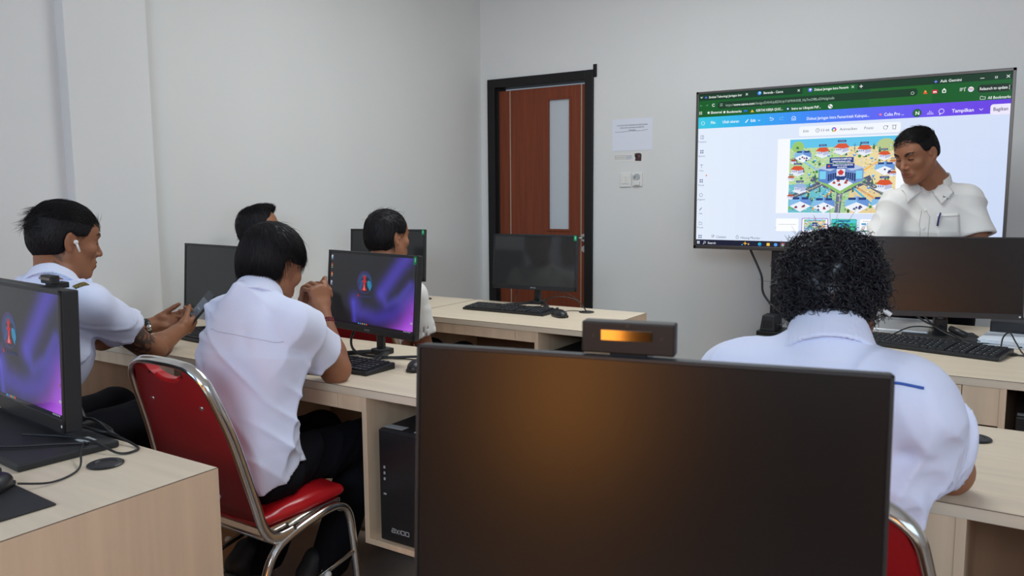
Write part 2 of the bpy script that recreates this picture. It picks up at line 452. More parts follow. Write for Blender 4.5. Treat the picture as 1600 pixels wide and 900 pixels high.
# ================================================================== THE ROOM
XL, XR, YB, YF, ZC = -3.42, 3.6, -3.0, 4.9, 3.1
def room_wall(name, x0, x1, y0, y1, z0=0, z1=ZC, extra=None):
    b = MB(); b.box(x0, x1, y0, y1, z0, z1, bev=0)
    if extra: extra(b)
    return struct(b.build(name, M_wall))
struct(MB().box(XL-.15, XR+.15, YB-.15, YF+.15, -.12, 0, bev=0).build('floor', M_floor))
struct(MB().box(XL-.15, XR+.15, YB-.15, YF+.15, ZC, ZC+.12, bev=0).build('ceiling', M_ceil))
room_wall('wall_left', XL-.12, XL, YB-.15, YF+.15)
# pilaster standing 7 cm proud of the left wall
struct(MB().box(XL-.01, XL+.065, 1.83, 2.20, 0, ZC, bev=.003).build('trim_1', M_wall))
room_wall('wall_right', XR, XR+.12, YB-.15, YF+.15)
struct(MB().box(XL, XR, YB-.12, YB, 0, ZC, bev=0).build('wall_rear', M_rear))
# front wall with the door opening: pieces around it in one mesh
DX0, DX1, DZ = -3.352, -2.490, 2.155
b = MB()
b.box(XL, DX0+.01, YF, YF+.12, 0, ZC, bev=0); b.box(DX1-.01, XR, YF, YF+.12, 0, ZC, bev=0); b.box(DX0+.01, DX1-.01, YF, YF+.12, DZ-.01, ZC, bev=0)
struct(b.build('wall_front', M_wall))
b = MB()
fwid = .062
b.box(DX0, DX0+fwid, YF-.018, YF+.12, 0, DZ, .004); b.box(DX1-fwid, DX1, YF-.018, YF+.12, 0, DZ, .004)
b.box(DX0+fwid-.001, DX1-fwid+.001, YF-.017, YF+.12, DZ-fwid, DZ-.0005, .002)
b.box(DX0+fwid-.002, DX0+fwid+.014, YF+.02, YF+.12, 0, DZ-fwid, .002); b.box(DX1-fwid-.014, DX1-fwid+.002, YF+.06, YF+.12, 0, DZ-fwid, .002)
b.box(DX1-.004, DX1+.022, YF-.008, YF+.01, DZ-.05, DZ+.035, .002)
frame = struct(b.build('door_1', M_darkframe))
# door leaf (parts of the door)
LX0, LX1, LZ1 = DX0+fwid+.012, DX1-fwid-.004, DZ-fwid-.022
GX0, GX1, GZ0, GZ1 = -2.862, -2.690, 1.075, 1.985
b = MB(); y0, y1 = YF+.028, YF+.066
b.box(LX0, GX0, y0, y1, .01, LZ1, .001); b.box(GX1, LX1, y0, y1, .01, LZ1, .001)
b.box(GX0, GX1, y0, y1, .01, GZ0, 0); b.box(GX0, GX1, y0, y1, GZ1, LZ1, 0)
for q in ((GX0-.012, GX0+.004, GZ0-.012, GZ1+.012), (GX1-.004, GX1+.012, GZ0-.012, GZ1+.012), (GX0, GX1, GZ0-.012, GZ0+.004), (GX0, GX1, GZ1-.004, GZ1+.012)):
    b.box(q[0], q[1], y0-.006, y1, q[2], q[3], .001)
b.build('door_leaf', M_door, frame)
MB().box(GX0, GX1, y0+.012, y0+.020, GZ0, GZ1, 0).build('glass_pane', M_glass, frame)
b = MB(); b.box(-3.185, -3.178, y0-.0015, y0+.002, .01, LZ1, 0); b.box(-2.602, -2.595, y0-.0015, y0+.002, .01, LZ1, 0)
b.build('inlay_strip', M_strip, frame)
b = MB(); hz = 1.022
b.cyl((-2.573, y0-.006, hz), (-2.573, y0+.002, hz), .027); b.cyl((-2.573, y0-.05, hz), (-2.573, y0, hz), .010)
b.sm = True; b.tube([(-2.573, y0-.048, hz), (-2.60, y0-.052, hz), (-2.69, y0-.05, hz+.002)], .009, 10)
b.build('door_handle', M_nickel, frame)
b = MB(); b.cyl((-2.567, y0-.010, .943), (-2.567, y0+.002, .943), .024); b.cyl((-2.567, y0-.016, .943), (-2.567, y0-.009, .943), .012)
b.build('door_lock', M_nickel, frame)
# baseboard
struct(MB().box(DX1, XR, YF-.012, YF, 0, .09, .003).build('baseboard_front', M_wood2))
# rear windows with orange curtains (behind the camera; they colour the reflections)
def window(n, x0, x1, z0, z1):
    b = MB()
    for q in ((x0-.05, x0, z0-.05, z1+.05), (x1, x1+.05, z0-.05, z1+.05), (x0, x1, z0-.05, z0), (x0, x1, z1, z1+.05), ((x0+x1)/2-.02, (x0+x1)/2+.02, z0, z1)):
        b.box(q[0], q[1], YB, YB+.05, q[2], q[3], .003)
    return struct(b.build('window_%d' % n, M_darkframe))
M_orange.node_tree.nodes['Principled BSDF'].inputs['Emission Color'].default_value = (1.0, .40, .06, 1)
M_orange.node_tree.nodes['Principled BSDF'].inputs['Emission Strength'].default_value = 7.5  # sun glow through the cloth is put in as emission, tints the screens
def curtain(x0, x1, z0, z1, label):
    n = int((x1-x0)/.016); b = MB(); pts = []
    for i in range(n+1): pts.append((x0+(x1-x0)*i/n, YB+.11+.022*math.sin(i*.75)+.008*math.sin(i*.31)))
    for i in range(n):
        (xa, ya), (xb, yb) = pts[i], pts[i+1]
        f = b.b.faces.new([b.b.verts.new(p) for p in ((xa, ya, z0), (xb, yb, z0), (xb, yb, z1), (xa, ya, z1))]); f.smooth = True
    bmesh.ops.remove_doubles(b.b, verts=b.b.verts, dist=1e-5)
    o = b.build('curtain', M_orange); tag(o, label, 'curtain', 'curtains over the rear windows')
    md = o.modifiers.new('thickness', 'SOLIDIFY'); md.thickness = .003
    return o
window(1, -1.0, -.10, .45, 1.6); curtain(-.90, -.35, .30, 1.30, 'orange curtain with added sun glow over the rear window behind the near monitor')
window(2, 1.75, 2.95, .45, 1.6); curtain(2.0, 2.6, .30, 1.2, 'orange curtain with added sun glow over the rear window nearer the right wall')

# ---- wall things
t = empty('wall_notice', 'white paper notice with centred heading taped beside the door', 'notice', (-2.2, YF, 1.7))
b = MB(); b.box(-.151, .135, -.0012, -.0002, -.092, .116, 0); b.build('sheet', M_paper, t)
fl = Flat((-.151, -.0013, .116), (.001, 0, 0), (0, 0, -.001), (0, -1, 0), .0002)
for k, (tx, ww) in enumerate((('SCAN QR UNTUK PENGISIAN DAFTAR HADIR', 220), ('PADA RUANG PELATIHAN LAB KOMPUTER', 172), ('TAHUN 2025', 52))):
    fl.text(tx, 143, 46+k*16, 10, '3a3d48', width=ww, center=True, bold=.01)
fl.line([(22, 84), (70, 85), (140, 80), (200, 82), (255, 76)], 1.8, '3a3d48')
fl.build('notice_print', M_print, t)
t = empty('wall_sticker', 'narrow white printed strip with a dark picture at its right end', 'sticker', (-2.225, YF, 1.565))
MB().box(-.107, .09, -.001, -.0002, -.028, .027, 0).build('strip', M_whitepl, t)
fl = Flat((-.107, -.0012, .027), (.001, 0, 0), (0, 0, -.001), (0, -1, 0), .0002)
fl.rect(4, 14, 72, 15.5, '8f6f6c'); fl.rect(4, 38, 72, 39.5, '8f6f6c'); fl.rect(4, 14, 5.5, 39, '8f6f6c'); fl.rect(71, 14, 72.5, 39, '8f6f6c')
fl.text('RUANG TUNGGU', 8, 31, 11, '8a6a68', width=60)
for k in range(4): fl.rect(80, 16+k*7, 80+random.randint(38, 55), 18.5+k*7, '8d94b8')
fl.poly([(140, 6), (148, 12), (142, 18), (150, 30), (148, 52), (192, 54), (194, 12), (186, 3), (160, 2)], '4a3436')
fl.poly([(150, 16), (158, 10), (166, 22), (160, 36), (152, 30)], '23201f', 2); fl.disc(176, 22, 9, '6d4a48', 2)
fl.build('strip_print', M_print, t)
t = empty('light_switch', 'double white rocker light switch below the printed strip', 'switch', (-2.247, YF, 1.417))
MB().box(-.043, .038, -.009, 0, -.048, .045, .003).build('plate', M_whitepl, t)
for xx in (-.025, .001): MB().box(xx, xx+.024, -.013, -.008, -.027, .027, .002).build('rocker', M_whitepl, t)
t = empty('wall_socket', 'white power socket right of the light switch', 'socket', (-2.165, YF, 1.417))
MB().box(-.036, .036, -.010, 0, -.045, .045, .004).build('plate', M_whitepl, t)
b = MB(); b.cyl((0, -.016, .018), (0, -.009, .018), .021); b.cyl((-.016, -.030, .020), (-.016, -.015, .020), .007); b.build('socket_face', M_label, t)
MB().box(-.018, .022, -.022, -.008, -.038, -.006, .004).build('adapter', M_whitepl, t, 'small white plug adapter')

# ================================================================== DESKS
def desk(label, x0, x1, y0, y1, gr=(.257, .13), cub=True, drop=.048, side_l=True, pc=.263, full_side=True, back_z=.30, group='pale wood computer desks'):
    w, d = x1-x0, y1-y0
    t = empty('computer_desk', label, 'desk', (x0, y0, 0), 0, group)
    b = MB(); b.box(0, w, 0, d, .725, .75, .001); b.build('desktop', M_wood, t)
    b = MB(); b.box(.0, w, -.0004, .0006, .7488, .7503, 0); b.box(w-.0006, w+.0004, 0, d, .7488, .7503, 0); b.build('edge_line', M_edge, t)
    px = w-pc
    b = MB(); b.box(0, .018, .006, d-.002, 0, .725, .001); b.build('side_panel', M_wood2, t)
    b = MB(); b.box(w-.018, w, .002, d-.002, 0, .725, .001); b.box(w-.001, w+.0012, .0, d, 0, .7484, 0); b.build('side_panel', M_wood2, t)
    # keyboard drawer front and filler
    b = MB(); b.box(.02, px-.102, .004, .02, .725-drop, .723, .001); b.box(.03, px-.12, .02, d-.14, .725-drop, .735-drop, 0)
    b.build('drawer', M_wood2, t)
    b = MB(); b.box(px-.100, px, .004, .02, .725-drop, .724, .001); b.build('filler_panel', M_wood2, t)
    b = MB(); b.box(px, px+.018, .002, d-.03, .27, .725, .001)
    b.box(px+.018, w-.018, .002, d-.03, .27, .288, .001); b.build('computer_shelf', M_wood2, t)
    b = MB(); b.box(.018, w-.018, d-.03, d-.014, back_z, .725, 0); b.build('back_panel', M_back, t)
    b = MB(); b.box(.018, w-.018, d-.06, d-.03, 0, .09, .002); b.build('foot_rail', M_label, t)
    gx, gy = w-gr[0], d-gr[1]
    b = MB(); b.lathe([(.036, 0), (.037, .003), (.034, .005), (.024, .0055), (.022, .003), (.002, .003)], (gx, gy, .75)); b.build('cable_grommet', M_blk, t)
    return t
D_A1 = desk('pale desk below the door, the one carrying the switched-off monitor', -2.515, -1.512, 2.93, 3.545)
D_A0 = desk('pale desk in the far left corner, behind the two men at the back', -3.415, -2.518, 2.93, 3.545)
D_B1 = desk('pale desk with the black computer tower, under the elbow of the man with clasped hands', -2.372, -1.372, 1.70, 2.30)
D_B0 = desk('pale desk by the pilaster where the man looks at his phone', -3.35, -2.376, 1.712, 2.31, pc=.212)
D_NL = desk('nearest pale desk at lower left, its plain wooden side facing us', -2.41, -1.410, .43, 1.03, gr=(.222, .116))
D_C1 = desk('pale desk at the right edge where the curly-haired man rests his elbow', -.812, .188, 1.62, 2.215, drop=.125)
D_C0 = desk('pale desk left of the curly-haired man, hidden behind the near monitor', -1.10, -.83, 1.62, 2.215, pc=.16)
D_D1 = desk('pale desk in front of the presenter with a large dark monitor', -.772, .230, 2.79, 3.39, drop=.12)
D_E1 = desk('pale presenter desk pushed behind the large dark monitor', -.80, .20, 3.395, 3.895, pc=.263)
D_F = desk('pale desk right below the lens, under the nearest monitor', -.60, .40, .45, 1.03)

# ================================================================== MONITORS
def logo_text(fl, u, v, h, c='c8c8cc'):
    """rounded outline lettering a-x-i-o-o"""
    w = h*1.05; s = h*.16
    def o_(x): fl.line([(x, v), (x+w, v), (x+w, v+h), (x, v+h), (x, v)], s, c, 2)
    fl.line([(u, v), (u+w, v), (u+w, v+h), (u, v+h), (u, v+h*.45), (u+w, v+h*.45)], s, c, 2)
    fl.line([(u+w*1.3, v), (u+w*2.2, v+h*1.15)], s, c, 2); fl.line([(u+w*2.2, v), (u+w*1.3, v+h*1.15)], s, c, 2)
    fl.line([(u+w*2.55, v), (u+w*2.55, v+h)], s, c, 2); o_(u+w*2.9); o_(u+w*4.25)
def monitor(label, c, yaw, W=.50, H=.295, ztop=1.12, screen='off', base='vee', tilt=4, bez=.010, chin=.022, thick=.022, logo=True, sticker=False, dot=False, group='computer monitors on the desks'):
    """c = (x, y) under the middle of the panel front; local -y is the viewing side"""
    t = empty('computer_monitor', label, 'monitor', (c[0], c[1], .75), yaw, group)
    zc = ztop-.75-H/2; T = Matrix.Translation((0, 0, zc)) @ Matrix.Rotation(-R(tilt), 4, 'X')
    # tilt: rotates the top away from the viewer
    b = MB(); w = W/2; h = H/2
    b.box(-w, w, .002, thick, -h, h, .003, 2, T)
    b.box(-w*.62, w*.62, thick, thick+.022, -h*.85, h*.45, .010, 3, T); b.build('housing', M_blk2, t)
    b = MB()
    for q in ((-w, w, h-bez, h), (-w, w, -h, -h+chin), (-w, -w+bez, -h, h), (w-bez, w, -h, h)):
        b.box(q[0], q[1], -.0015, .004, q[2], q[3], .0008, 1, T)
    b.build('bezel', M_blk, t)
    m = {'off': M_offgloss, 'matte': M_offmatte, 'desktop': M_wallp}[screen]
    o = T @ Vector((-w+bez, .0008, h-bez)); ex = (T.to_3x3() @ Vector((1, 0, 0)))*(W-2*bez)/1600; ey = (T.to_3x3() @ Vector((0, 0, -1)))*(H-bez-chin)/900
    en = T.to_3x3() @ Vector((0, -1, 0))
    fl = Flat(o, ex, ey, en, .00012)
    if screen == 'desktop': desktop_picture(fl)
    else: fl.rect(0, 0, 1600, 900, (0, 0, 0), 0)
    fl.build('screen', m, t)
    for want in [k for k, on in (('brand_mark', logo), ('power_light', dot), ('corner_sticker', sticker)) if on]:
        logo, dot, sticker = (want == k for k in ('brand_mark', 'power_light', 'corner_sticker'))
        fl = Flat(T @ Vector((-w, -.0017, h)), (T.to_3x3() @ Vector((1, 0, 0)))*.001, (T.to_3x3() @ Vector((0, 0, -1)))*.001, en, .00012)
        if logo: logo_text(fl, W*500-16, H*1000-chin*620, 5.2, 'a9abb0')
        if dot: fl.disc(W*1000-12, H*1000-chin*500, 3.6, 'd8d8d8', 2)
        if sticker:
            fl.rect(W*1000-20, 3, W*1000-4, 30, '1d8a55', 2); fl.rect(W*1000-15, 8, W*1000-9, 22, '7fd0a4', 3)
        fl.build(want, M_print, t)
    # stand
    b = MB()
    if base == 'vee':
        b.prism([(-.020, .012), (.020, .012), (.014, zc), (-.014, zc)], thick+.018, thick+.032, 'y', .003)
        b.box(-.028, .028, .02, .085, 0, .022, .005)
        b.build('stand_neck', M_blk, t)
        b = MB()
        for sx in (-1, 1): b.tube([(sx*.012, .06, .008), (sx*.06, .0, .007), (sx*.125, -.115, .007)], lambda q: (.007, .016-.004*q), 10, 5, flat=(0, 0, 1))
        b.build('stand_foot', M_blk, t)
    else:
        for sx in (-.017, .017): b.box(sx-.006, sx+.006, thick+.02, thick+.05, .008, zc, .002)
        b.box(-.024, .024, thick+.015, thick+.055, .008, .075, .004)
        b.build('stand_neck', M_blackmetal, t)
        b = MB(); b.box(-.135, .135, -.085, .125, 0, .012, .004, 3); b.build('stand_foot', M_blk2, t)
    return t
def desktop_picture(fl):
    """dark desktop with blue and violet silk folds, a round emblem with a red temple gate, icons and task bar"""
    n, m = 80, 45
    def col(u, v):
        x, y = u*1.0, v*1.0
        c = np.array([.010, .010, .012])
        def band(x, y, pts, w, cc, s):
            nonlocal c
            best = 9; 
            for (a, b), (p, q) in zip(pts, pts[1:]):
                dx, dy = p-a, q-b; t = max(0, min(1, ((x-a)*dx+(y-b)*dy)/(dx*dx+dy*dy)))
                best = min(best, math.hypot(x-a-t*dx, y-b-t*dy))
            k = math.exp(-(best/w)**2)*s
            c = c*(1-k*.6)+np.array(cc)*k
        band(x, y, [(1.50, -.05), (1.34, .10), (1.16, .30), (1.02, .46)], .10, (.055, .035, .38), 1)
        band(x, y, [(1.02, .46), (1.12, .60), (1.35, .50), (1.52, .32)], .055, (.045, .035, .30), .9)
        band(x, y, [(.52, .60), (.62, .74), (.92, .78), (1.25, .70), (1.6, .40)], .10, (.045, .03, .33), .9)
        band(x, y, [(.50, .62), (.54, .86)], .04, (.06, .05, .50), .8)
        band(x, y, [(1.25, 1.0), (1.45, .86), (1.62, .62)], .14, (.30, .05, .60), 1.0)
        band(x, y, [(1.42, .98), (1.62, .84)], .10, (.55, .13, .85), .8)
        band(x, y, [(.75, .90), (1.05, .97)], .10, (.002, .002, .01), .8)
        return tuple(c)
    for i in range(n):
        for j in range(m):
            fl.rect(1600*i/n, 900*j/m, 1600*(i+1)/n, 900*(j+1)/m, col((i+.5)/n*1.6, (j+.5)/m*.9), 0)
    # emblem
    cx, cy = 700, 355
    fl.disc(cx, cy-8, 145, '33245f', 1, 28); fl.ring(cx+10, cy+10, 135, 60, '13406e', 2, 20, 180, 360)
    fl.disc(cx+20, cy+20, 100, '0c1526', 3, 24)
    fl.poly([(cx+50, cy-20), (cx+60, cy+35), (cx+110, cy+95), (cx+140, cy+30), (cx+115, cy-25), (cx+75, cy-38)], '1583ad', 4)
    fl.poly([(cx-100, cy+70), (cx-70, cy-20), (cx-20, cy-50), (cx-30, cy+40), (cx-60, cy+100)], '1a4a80', 4)
    r = 'c8171f'
    for P in ([(-16, -60), (16, -60), (22, 60), (-22, 60)], [(-42, -30), (42, -30), (30, -10), (-30, -10)], [(-30, -72), (30, -72), (18, -52), (-18, -52)],
              [(-34, 60), (34, 60), (46, 96), (-46, 96)], [(-6, -100), (6, -100), (8, -60), (-8, -60)], [(-28, -98), (-20, -98), (-14, -70), (-24, -70)], [(28, -98), (20, -98), (14, -70), (24, -70)]):
        fl.poly([(cx+x, cy+y) for x, y in P[::-1]], r, 5)
    fl.poly([(cx-6, cy+90), (cx, cy+20), (cx+6, cy+90)][::-1], 'f0d0d0', 6)
    fl.disc(cx-110, cy+165, 20, '8f1722', 5); fl.text('BULELENG', cx-70, cy+180, 34, '2b3470', 5, width=210, bold=.02)
    for k in range(4):
        fl.rect(28, 30+k*112, 62, 72+k*112, ('c9cdd6', 'b23a32', 'c24438', 'b9b4bd')[k], 5, 8); fl.disc(52, 60+k*112, 12, ('5aa0d8', '45a055', 'd8b23a', '6d8bd0')[k], 6)
        fl.rect(24, 80+k*112, 66, 87+k*112, '9a9ca2', 5)
    fl.rect(0, 868, 1600, 900, '0d0b1d', 4)
    for k, c in enumerate(('2aa5d8', '5b79c9', 'd98a38', '3aa89c', 'd94f30')): fl.rect(610+k*38, 862, 632+k*38, 882, c, 6, 5)
    for k in range(5): fl.rect(1440+k*26, 872, 1455+k*26, 884, 'a9a5c8', 6)
    fl.rect(1550, 760, 1590, 780, 'b9a6c8', 6); fl.rect(1560, 640, 1580, 670, '8f4f6f', 6)
monitor('dark glossy switched-off monitor standing before the door', (-2.128, 3.515), R(6.5), .478, .288, 1.118, 'off', sticker=True)
monitor('lit monitor with round emblem and violet silk wallpaper, beside the clasped hands', (-1.945, 2.080), R(-10.2), .515, .288, 1.122, 'desktop', sticker=True, tilt=5)
monitor('lit violet-wallpaper monitor cut by the left picture edge', (-2.092, .962), R(-6.0), .56, .328, 1.113, 'desktop', base='plate', bez=.010, chin=.03, thick=.040, logo=False, dot=True, tilt=2)
monitor('nearest monitor, large black matte screen filling the lower middle', (-.332, .735), R(12.4), .495, .32, 1.152, 'matte', base='plate', logo=False, tilt=4, bez=.004, chin=.03)
monitor('large dark matte monitor between the curly-haired man and the presenter', (-.243, 3.475), R(15.1), .535, .312, 1.150, 'matte', base='plate', logo=False, dot=True, tilt=4, bez=.006)
monitor('dark switched-off monitor half hidden behind the head of the man in the back row', (-2.99, 3.350), R(12.5), .47, .288, 1.137, 'off', sticker=True)
monitor('dark switched-off monitor past the phone of the man at the left', (-2.90, 2.150), R(-6), .49, .292, 1.118, 'off')
M_cam = mat('camera_body', (.020, .013, .009), .5, spec=.3)
def webcam(label, x, y, z, yaw, w=.115, h=.048, win=True):
    t = empty('webcam', label, 'webcam', (x, y, z), yaw, 'flat box cameras on top of monitors')
    b = MB(); b.box(-w/2, w/2, 0, .020, 0, h, .002); b.build('body', M_cam if win else M_blk2, t)
    b = MB(); b.box(-.028, .026, -.0012, .001, h*.42, h*.76, .0004); b.build('lens_window', MATS.get('lens_window') or mat('lens_window', (.20, .18, .15), .08, metal=1), t)
    b = MB()
    for sx in (-.036, .036): b.cyl((sx, -.0008, h*.55), (sx, .001, h*.55), .0017)
    b.cyl((.0, -.0008, h*.9), (.0, .001, h*.9), .002)
    b.build('screw', M_blk, t)
    b = MB(); b.box(-.02, .02, .006, .045, -.012, .002, .002); b.build('clip', M_blk, t)
    return t
webcam('brown-black box camera with a glowing amber window, on the nearest monitor', -.341, .750, 1.1535, R(12.4), .098, .034)
webcam('small black box camera on the left lit monitor', -1.945, .975, 1.1185, R(-6), .060, .020, False)

# ================================================================== KEYBOARDS, MICE, CABLES
def keyboard(label, x, y, z, yaw, L=.44, Wd=.135):
    t = empty('keyboard', label, 'keyboard', (x, y, z), yaw, 'black computer keyboards')
    b = MB(); b.prism([(-Wd/2, 0), (Wd/2, 0), (Wd/2, .022), (-Wd/2, .012)], -L/2, L/2, 'x', .003); b.build('case', M_blk, t)
    b = MB(); rows = 6; kd = (Wd-.016)/rows
    sl = .010/Wd
    fl = None; leg = []
    for r_ in range(rows):
        yy = -Wd/2+.008+kd*r_; zz = .012+(yy+Wd/2)*sl
        xs = []; x_ = -L/2+.008; u = (L-.016)/22.5
        lay = {0: [1.3, 1.2, 1.2, 6.2, 1.2, 1.2, 1.3], 5: [1]*14}.get(r_, [1.5-.1*r_]+[1]*12+[1.5+.1*r_])
        sc = 14.6/sum(lay)
        for w_ in lay: xs.append((x_, x_+w_*sc*u)); x_ += w_*sc*u
        x_ += .3*u
        for k in range(3): xs.append((x_, x_+u)); x_ += u
        x_ += .3*u
        for k in range(4): xs.append((x_, x_+u)); x_ += u
        for a, c in xs:
            b.prism([(a+.0012, yy+.0012), (c-.0012, yy+.0012), (c-.0022, yy+kd-.0025), (a+.0022, yy+kd-.0025)], zz-.001, zz+.006, 'z')
            leg.append((a, yy+kd*.35, zz+.0063))
    o = b.build('keycaps', M_key, t); o['kind'] = 'stuff'
    b = MB()
    for a, yy, zz in leg:
        if random.random() < .75: b.box(a+.004, a+.0085, yy, yy+.004, zz-.0003, zz, 0)
    o = b.build('key_legends', M_legend, t); o['kind'] = 'stuff'
    return t
keyboard('black keyboard in front of the switched-off monitor below the door', -2.12, 3.262, .75, R(0), .47, .14)
keyboard('black keyboard under the lit emblem monitor, beside the bent elbow', -1.945, 1.90, .75, R(-1), .43, .135)
keyboard('long black keyboard before the large dark monitor at the right', -.262, 3.235, .752, R(-14), .49, .17)
keyboard('black keyboard by the phone of the man at the left', -2.72, 1.985, .75, R(-5), .42, .13)
def mouse(label, x, y, yaw, z=.75):
    t = empty('computer_mouse', label, 'mouse', (x, y, z), yaw, 'black computer mice')
    b = MB(); b.ell((0, 0, .012), (.031, .056, .024)); b.box(-.026, .026, -.045, .045, 0, .012, .005)
    b.build('body', M_blk, t); b = MB(); b.cyl((-.004, .026, .034), (.004, .026, .034), .008); b.build('scroll_wheel', M_key, t)
    return t
mouse('black mouse right of the keyboard below the door', -1.812, 3.225, R(55))
mouse('black mouse half hidden by the left edge of the nearest monitor', -1.655, 1.99, R(20))
mouse('black mouse on the mat at the left picture edge', -1.655, .695, R(30), .754)
def cable(label, pts, r=.003):
    b = MB(); b.tube(pts, r, 8, 8); return tag(b.build('cable', M_rub), label, 'cable', 'black cables on the desks')
Z = .7545
cable('thin cable looping from the switched-off monitor back over to the grommet', [(-2.10, 3.53, .83), (-2.05, 3.44, .80), (-1.98, 3.35, .80), (-1.90, 3.36, .825), (-1.82, 3.40, .81), (-1.772, 3.418, .755)], .0022)
cable('cable arching highest behind the mouse below the door', [(-2.04, 3.42, Z), (-1.99, 3.43, .80), (-1.93, 3.44, .835), (-1.86, 3.44, .82), (-1.80, 3.43, .78), (-1.772, 3.42, .755)], .0022)
cable('cable lying flat from the mouse to the grommet below the door', [(-1.84, 3.27, Z), (-1.86, 3.38, Z), (-1.83, 3.41, Z), (-1.785, 3.41, Z)], .0018)
cable('pair of short cables hanging behind the switched-off monitor', [(-2.25, 3.56, .86), (-2.23, 3.50, .80), (-2.19, 3.44, Z), (-2.12, 3.42, Z), (-2.06, 3.46, Z)], .0022)
cable('thick cable curling behind the lit emblem monitor', [(-2.06, 2.15, .86), (-2.04, 2.08, .80), (-1.97, 2.04, .765), (-1.86, 2.06, .758), (-1.76, 2.13, .758), (-1.63, 2.17, .757)], .0048)
cable('thin cable under the lit emblem monitor towards its mouse', [(-1.90, 2.02, Z), (-1.84, 2.07, Z), (-1.76, 2.09, Z), (-1.68, 2.07, Z), (-1.655, 2.03, Z)], .0024)
cable('cable rising beside the man in the back row to the corner grommet', [(-2.95, 3.44, .84), (-2.88, 3.46, .84), (-2.82, 3.45, .80), (-2.775, 3.42, .755)], .003)
cable('short cable end beside the corner grommet', [(-2.775, 3.41, .757), (-2.76, 3.37, Z), (-2.79, 3.33, Z)], .0024)
cable('cable loop lying by the round grommet on the nearest desk', [(-1.86, 1.00, .775), (-1.78, 1.015, .768), (-1.69, 1.018, Z), (-1.655, 1.0, Z), (-1.67, .965, Z), (-1.76, .955, .772), (-1.84, .93, .775), (-1.93, .89, .775)], .0028)
cable('bundle of cable coiled behind the left lit monitor', [(-1.90, 1.005, .795), (-1.84, 1.015, .79), (-1.78, 1.018, .775), (-1.79, .995, .778), (-1.88, .985, .785), (-1.85, 1.01, .795), (-1.77, 1.005, .78), (-1.76, 1.02, .765)], .0032)
cable('thin mouse cable running along the nearest desk', [(-1.63, .735, .765), (-1.61, .79, Z), (-1.64, .86, Z), (-1.71, .905, .77), (-1.76, .94, .772)], .0022)
cable('cable hanging from the lit monitor at the left picture edge', [(-1.96, .80, .77), (-1.88, .83, .771), (-1.80, .90, .771), (-1.75, .945, .770)], .003)
b = MB(); b.tube([(-1.945, 1.03, .825), (-1.93, 1.022, .815), (-1.905, 1.015, .80), (-1.885, 1.01, .787)], lambda q: .0022 if q < .35 else .008-.004*abs(q-.65), 10, 8)
tag(b.build('plug', M_rub), 'black cable plug standing up behind the left lit monitor', 'plug')
cable('cable crossing under the large dark monitor to the left', [(-.24, 3.50, .80), (-.30, 3.54, .80), (-.37, 3.58, .84), (-.42, 3.60, .90)], .004)
cable('cable drooping under the large dark monitor to the right', [(-.33, 3.56, .84), (-.27, 3.46, .80), (-.20, 3.40, .775), (-.13, 3.40, .757), (-.06, 3.42, .757), (.02, 3.40, .757)], .0035)
cable('thin cable looping in front of the large dark monitor neck', [(-.42, 3.46, Z), (-.36, 3.50, .785), (-.29, 3.50, .79), (-.22, 3.44, .785), (-.17, 3.37, .77), (-.12, 3.33, Z)], .0026)
cable('cable hooping up beside the papers at the right edge', [(-.045, 3.30, Z), (-.04, 3.32, .80), (-.02, 3.31, .82), (.0, 3.29, .79), (.03, 3.25, Z), (.09, 3.22, Z)], .0026)
cable('straight cable lying beside the keyboard at the right edge', [(.0, 3.24, Z), (.05, 3.235, Z), (.12, 3.24, Z)], .003)
b = MB(); b.tube([(-.215, 3.44, .80), (-.16, 3.40, .785)], .012, 12, 1); tag(b.build('cable_ferrite', M_rub), 'thick black cable bead under the large dark monitor', 'cable bead')
b = MB(); b.tube([(-1.265, 4.385, 1.03), (-1.25, 4.37, 1.0), (-1.19, 4.36, .877), (-1.172, 4.36, .77), (-1.065, 4.345, .668), (-.98, 4.35, .645), (-.90, 4.35, .60)], .006, 8, 8)
tag(b.build('cable', M_rub), 'black cable hanging from the television down to its stand', 'cable', 'black cables on the desks')

# grommet plate things, pads, papers
b = MB(); b.box(-.16, .16, -.11, .11, 0, .004, .003)
o = b.build('mouse_mat', M_blk2); o.location = (-1.655, .635, .7502); o.rotation_euler = (0, 0, R(-3)); tag(o, 'black rectangular mouse mat at the left picture edge', 'mouse mat')
t = empty('docking_tray', 'flat black plate under the left lit monitor with a pale label', 'tray', (-2.00, .905, .7502), R(-4))
b = MB(); b.box(-.28, .27, -.10, .115, 0, .016, .004); b.build('tray_body', M_blk2, t)
b = MB(); b.box(.185, .225, .055, .085, .0155, .0168, 0); b.build('tray_label', M_label, t)
t = empty('notebook', 'small grey notebook with a brown edge under the bent elbow', 'notebook', (-1.925, 1.800, .7502), R(8))
MB().box(-.075, .085, -.050, .055, 0, .007, .003).build('cover', mat('brown_leather', (.16, .06, .03), .5), t)
MB().box(-.072, .078, -.042, .052, .007, .011, .002).build('pages', mat('grey_page', (.42, .43, .38), .6), t)
t = empty('laptop', 'silver laptop on the presenter desk, seen under the large monitor', 'laptop', (-.45, 3.655, .7502), R(2))
MB().box(-.17, .15, -.15, .12, 0, .020, .006, 3).build('base', M_silver, t)
b = MB(); b.box(-.17, .15, .118, .124, .018, .03, .002); b.build('hinge', M_silver, t)
t = empty('paper_stack', 'pale blue-white paper sheets beside the large dark monitor', 'papers', (.015, 3.50, .7502), R(-4))
for k in range(6):
    MB().box(-.125, .13, -.10, .11, k*.004, k*.004+.003, 0, M=Matrix.Rotation(R(random.uniform(-5, 5)), 4, 'Z')).build('sheet', M_paper2, t)
t = empty('printer_box', 'black flat box behind the papers at the right edge', 'box', (.06, 3.70, .7502), 0)
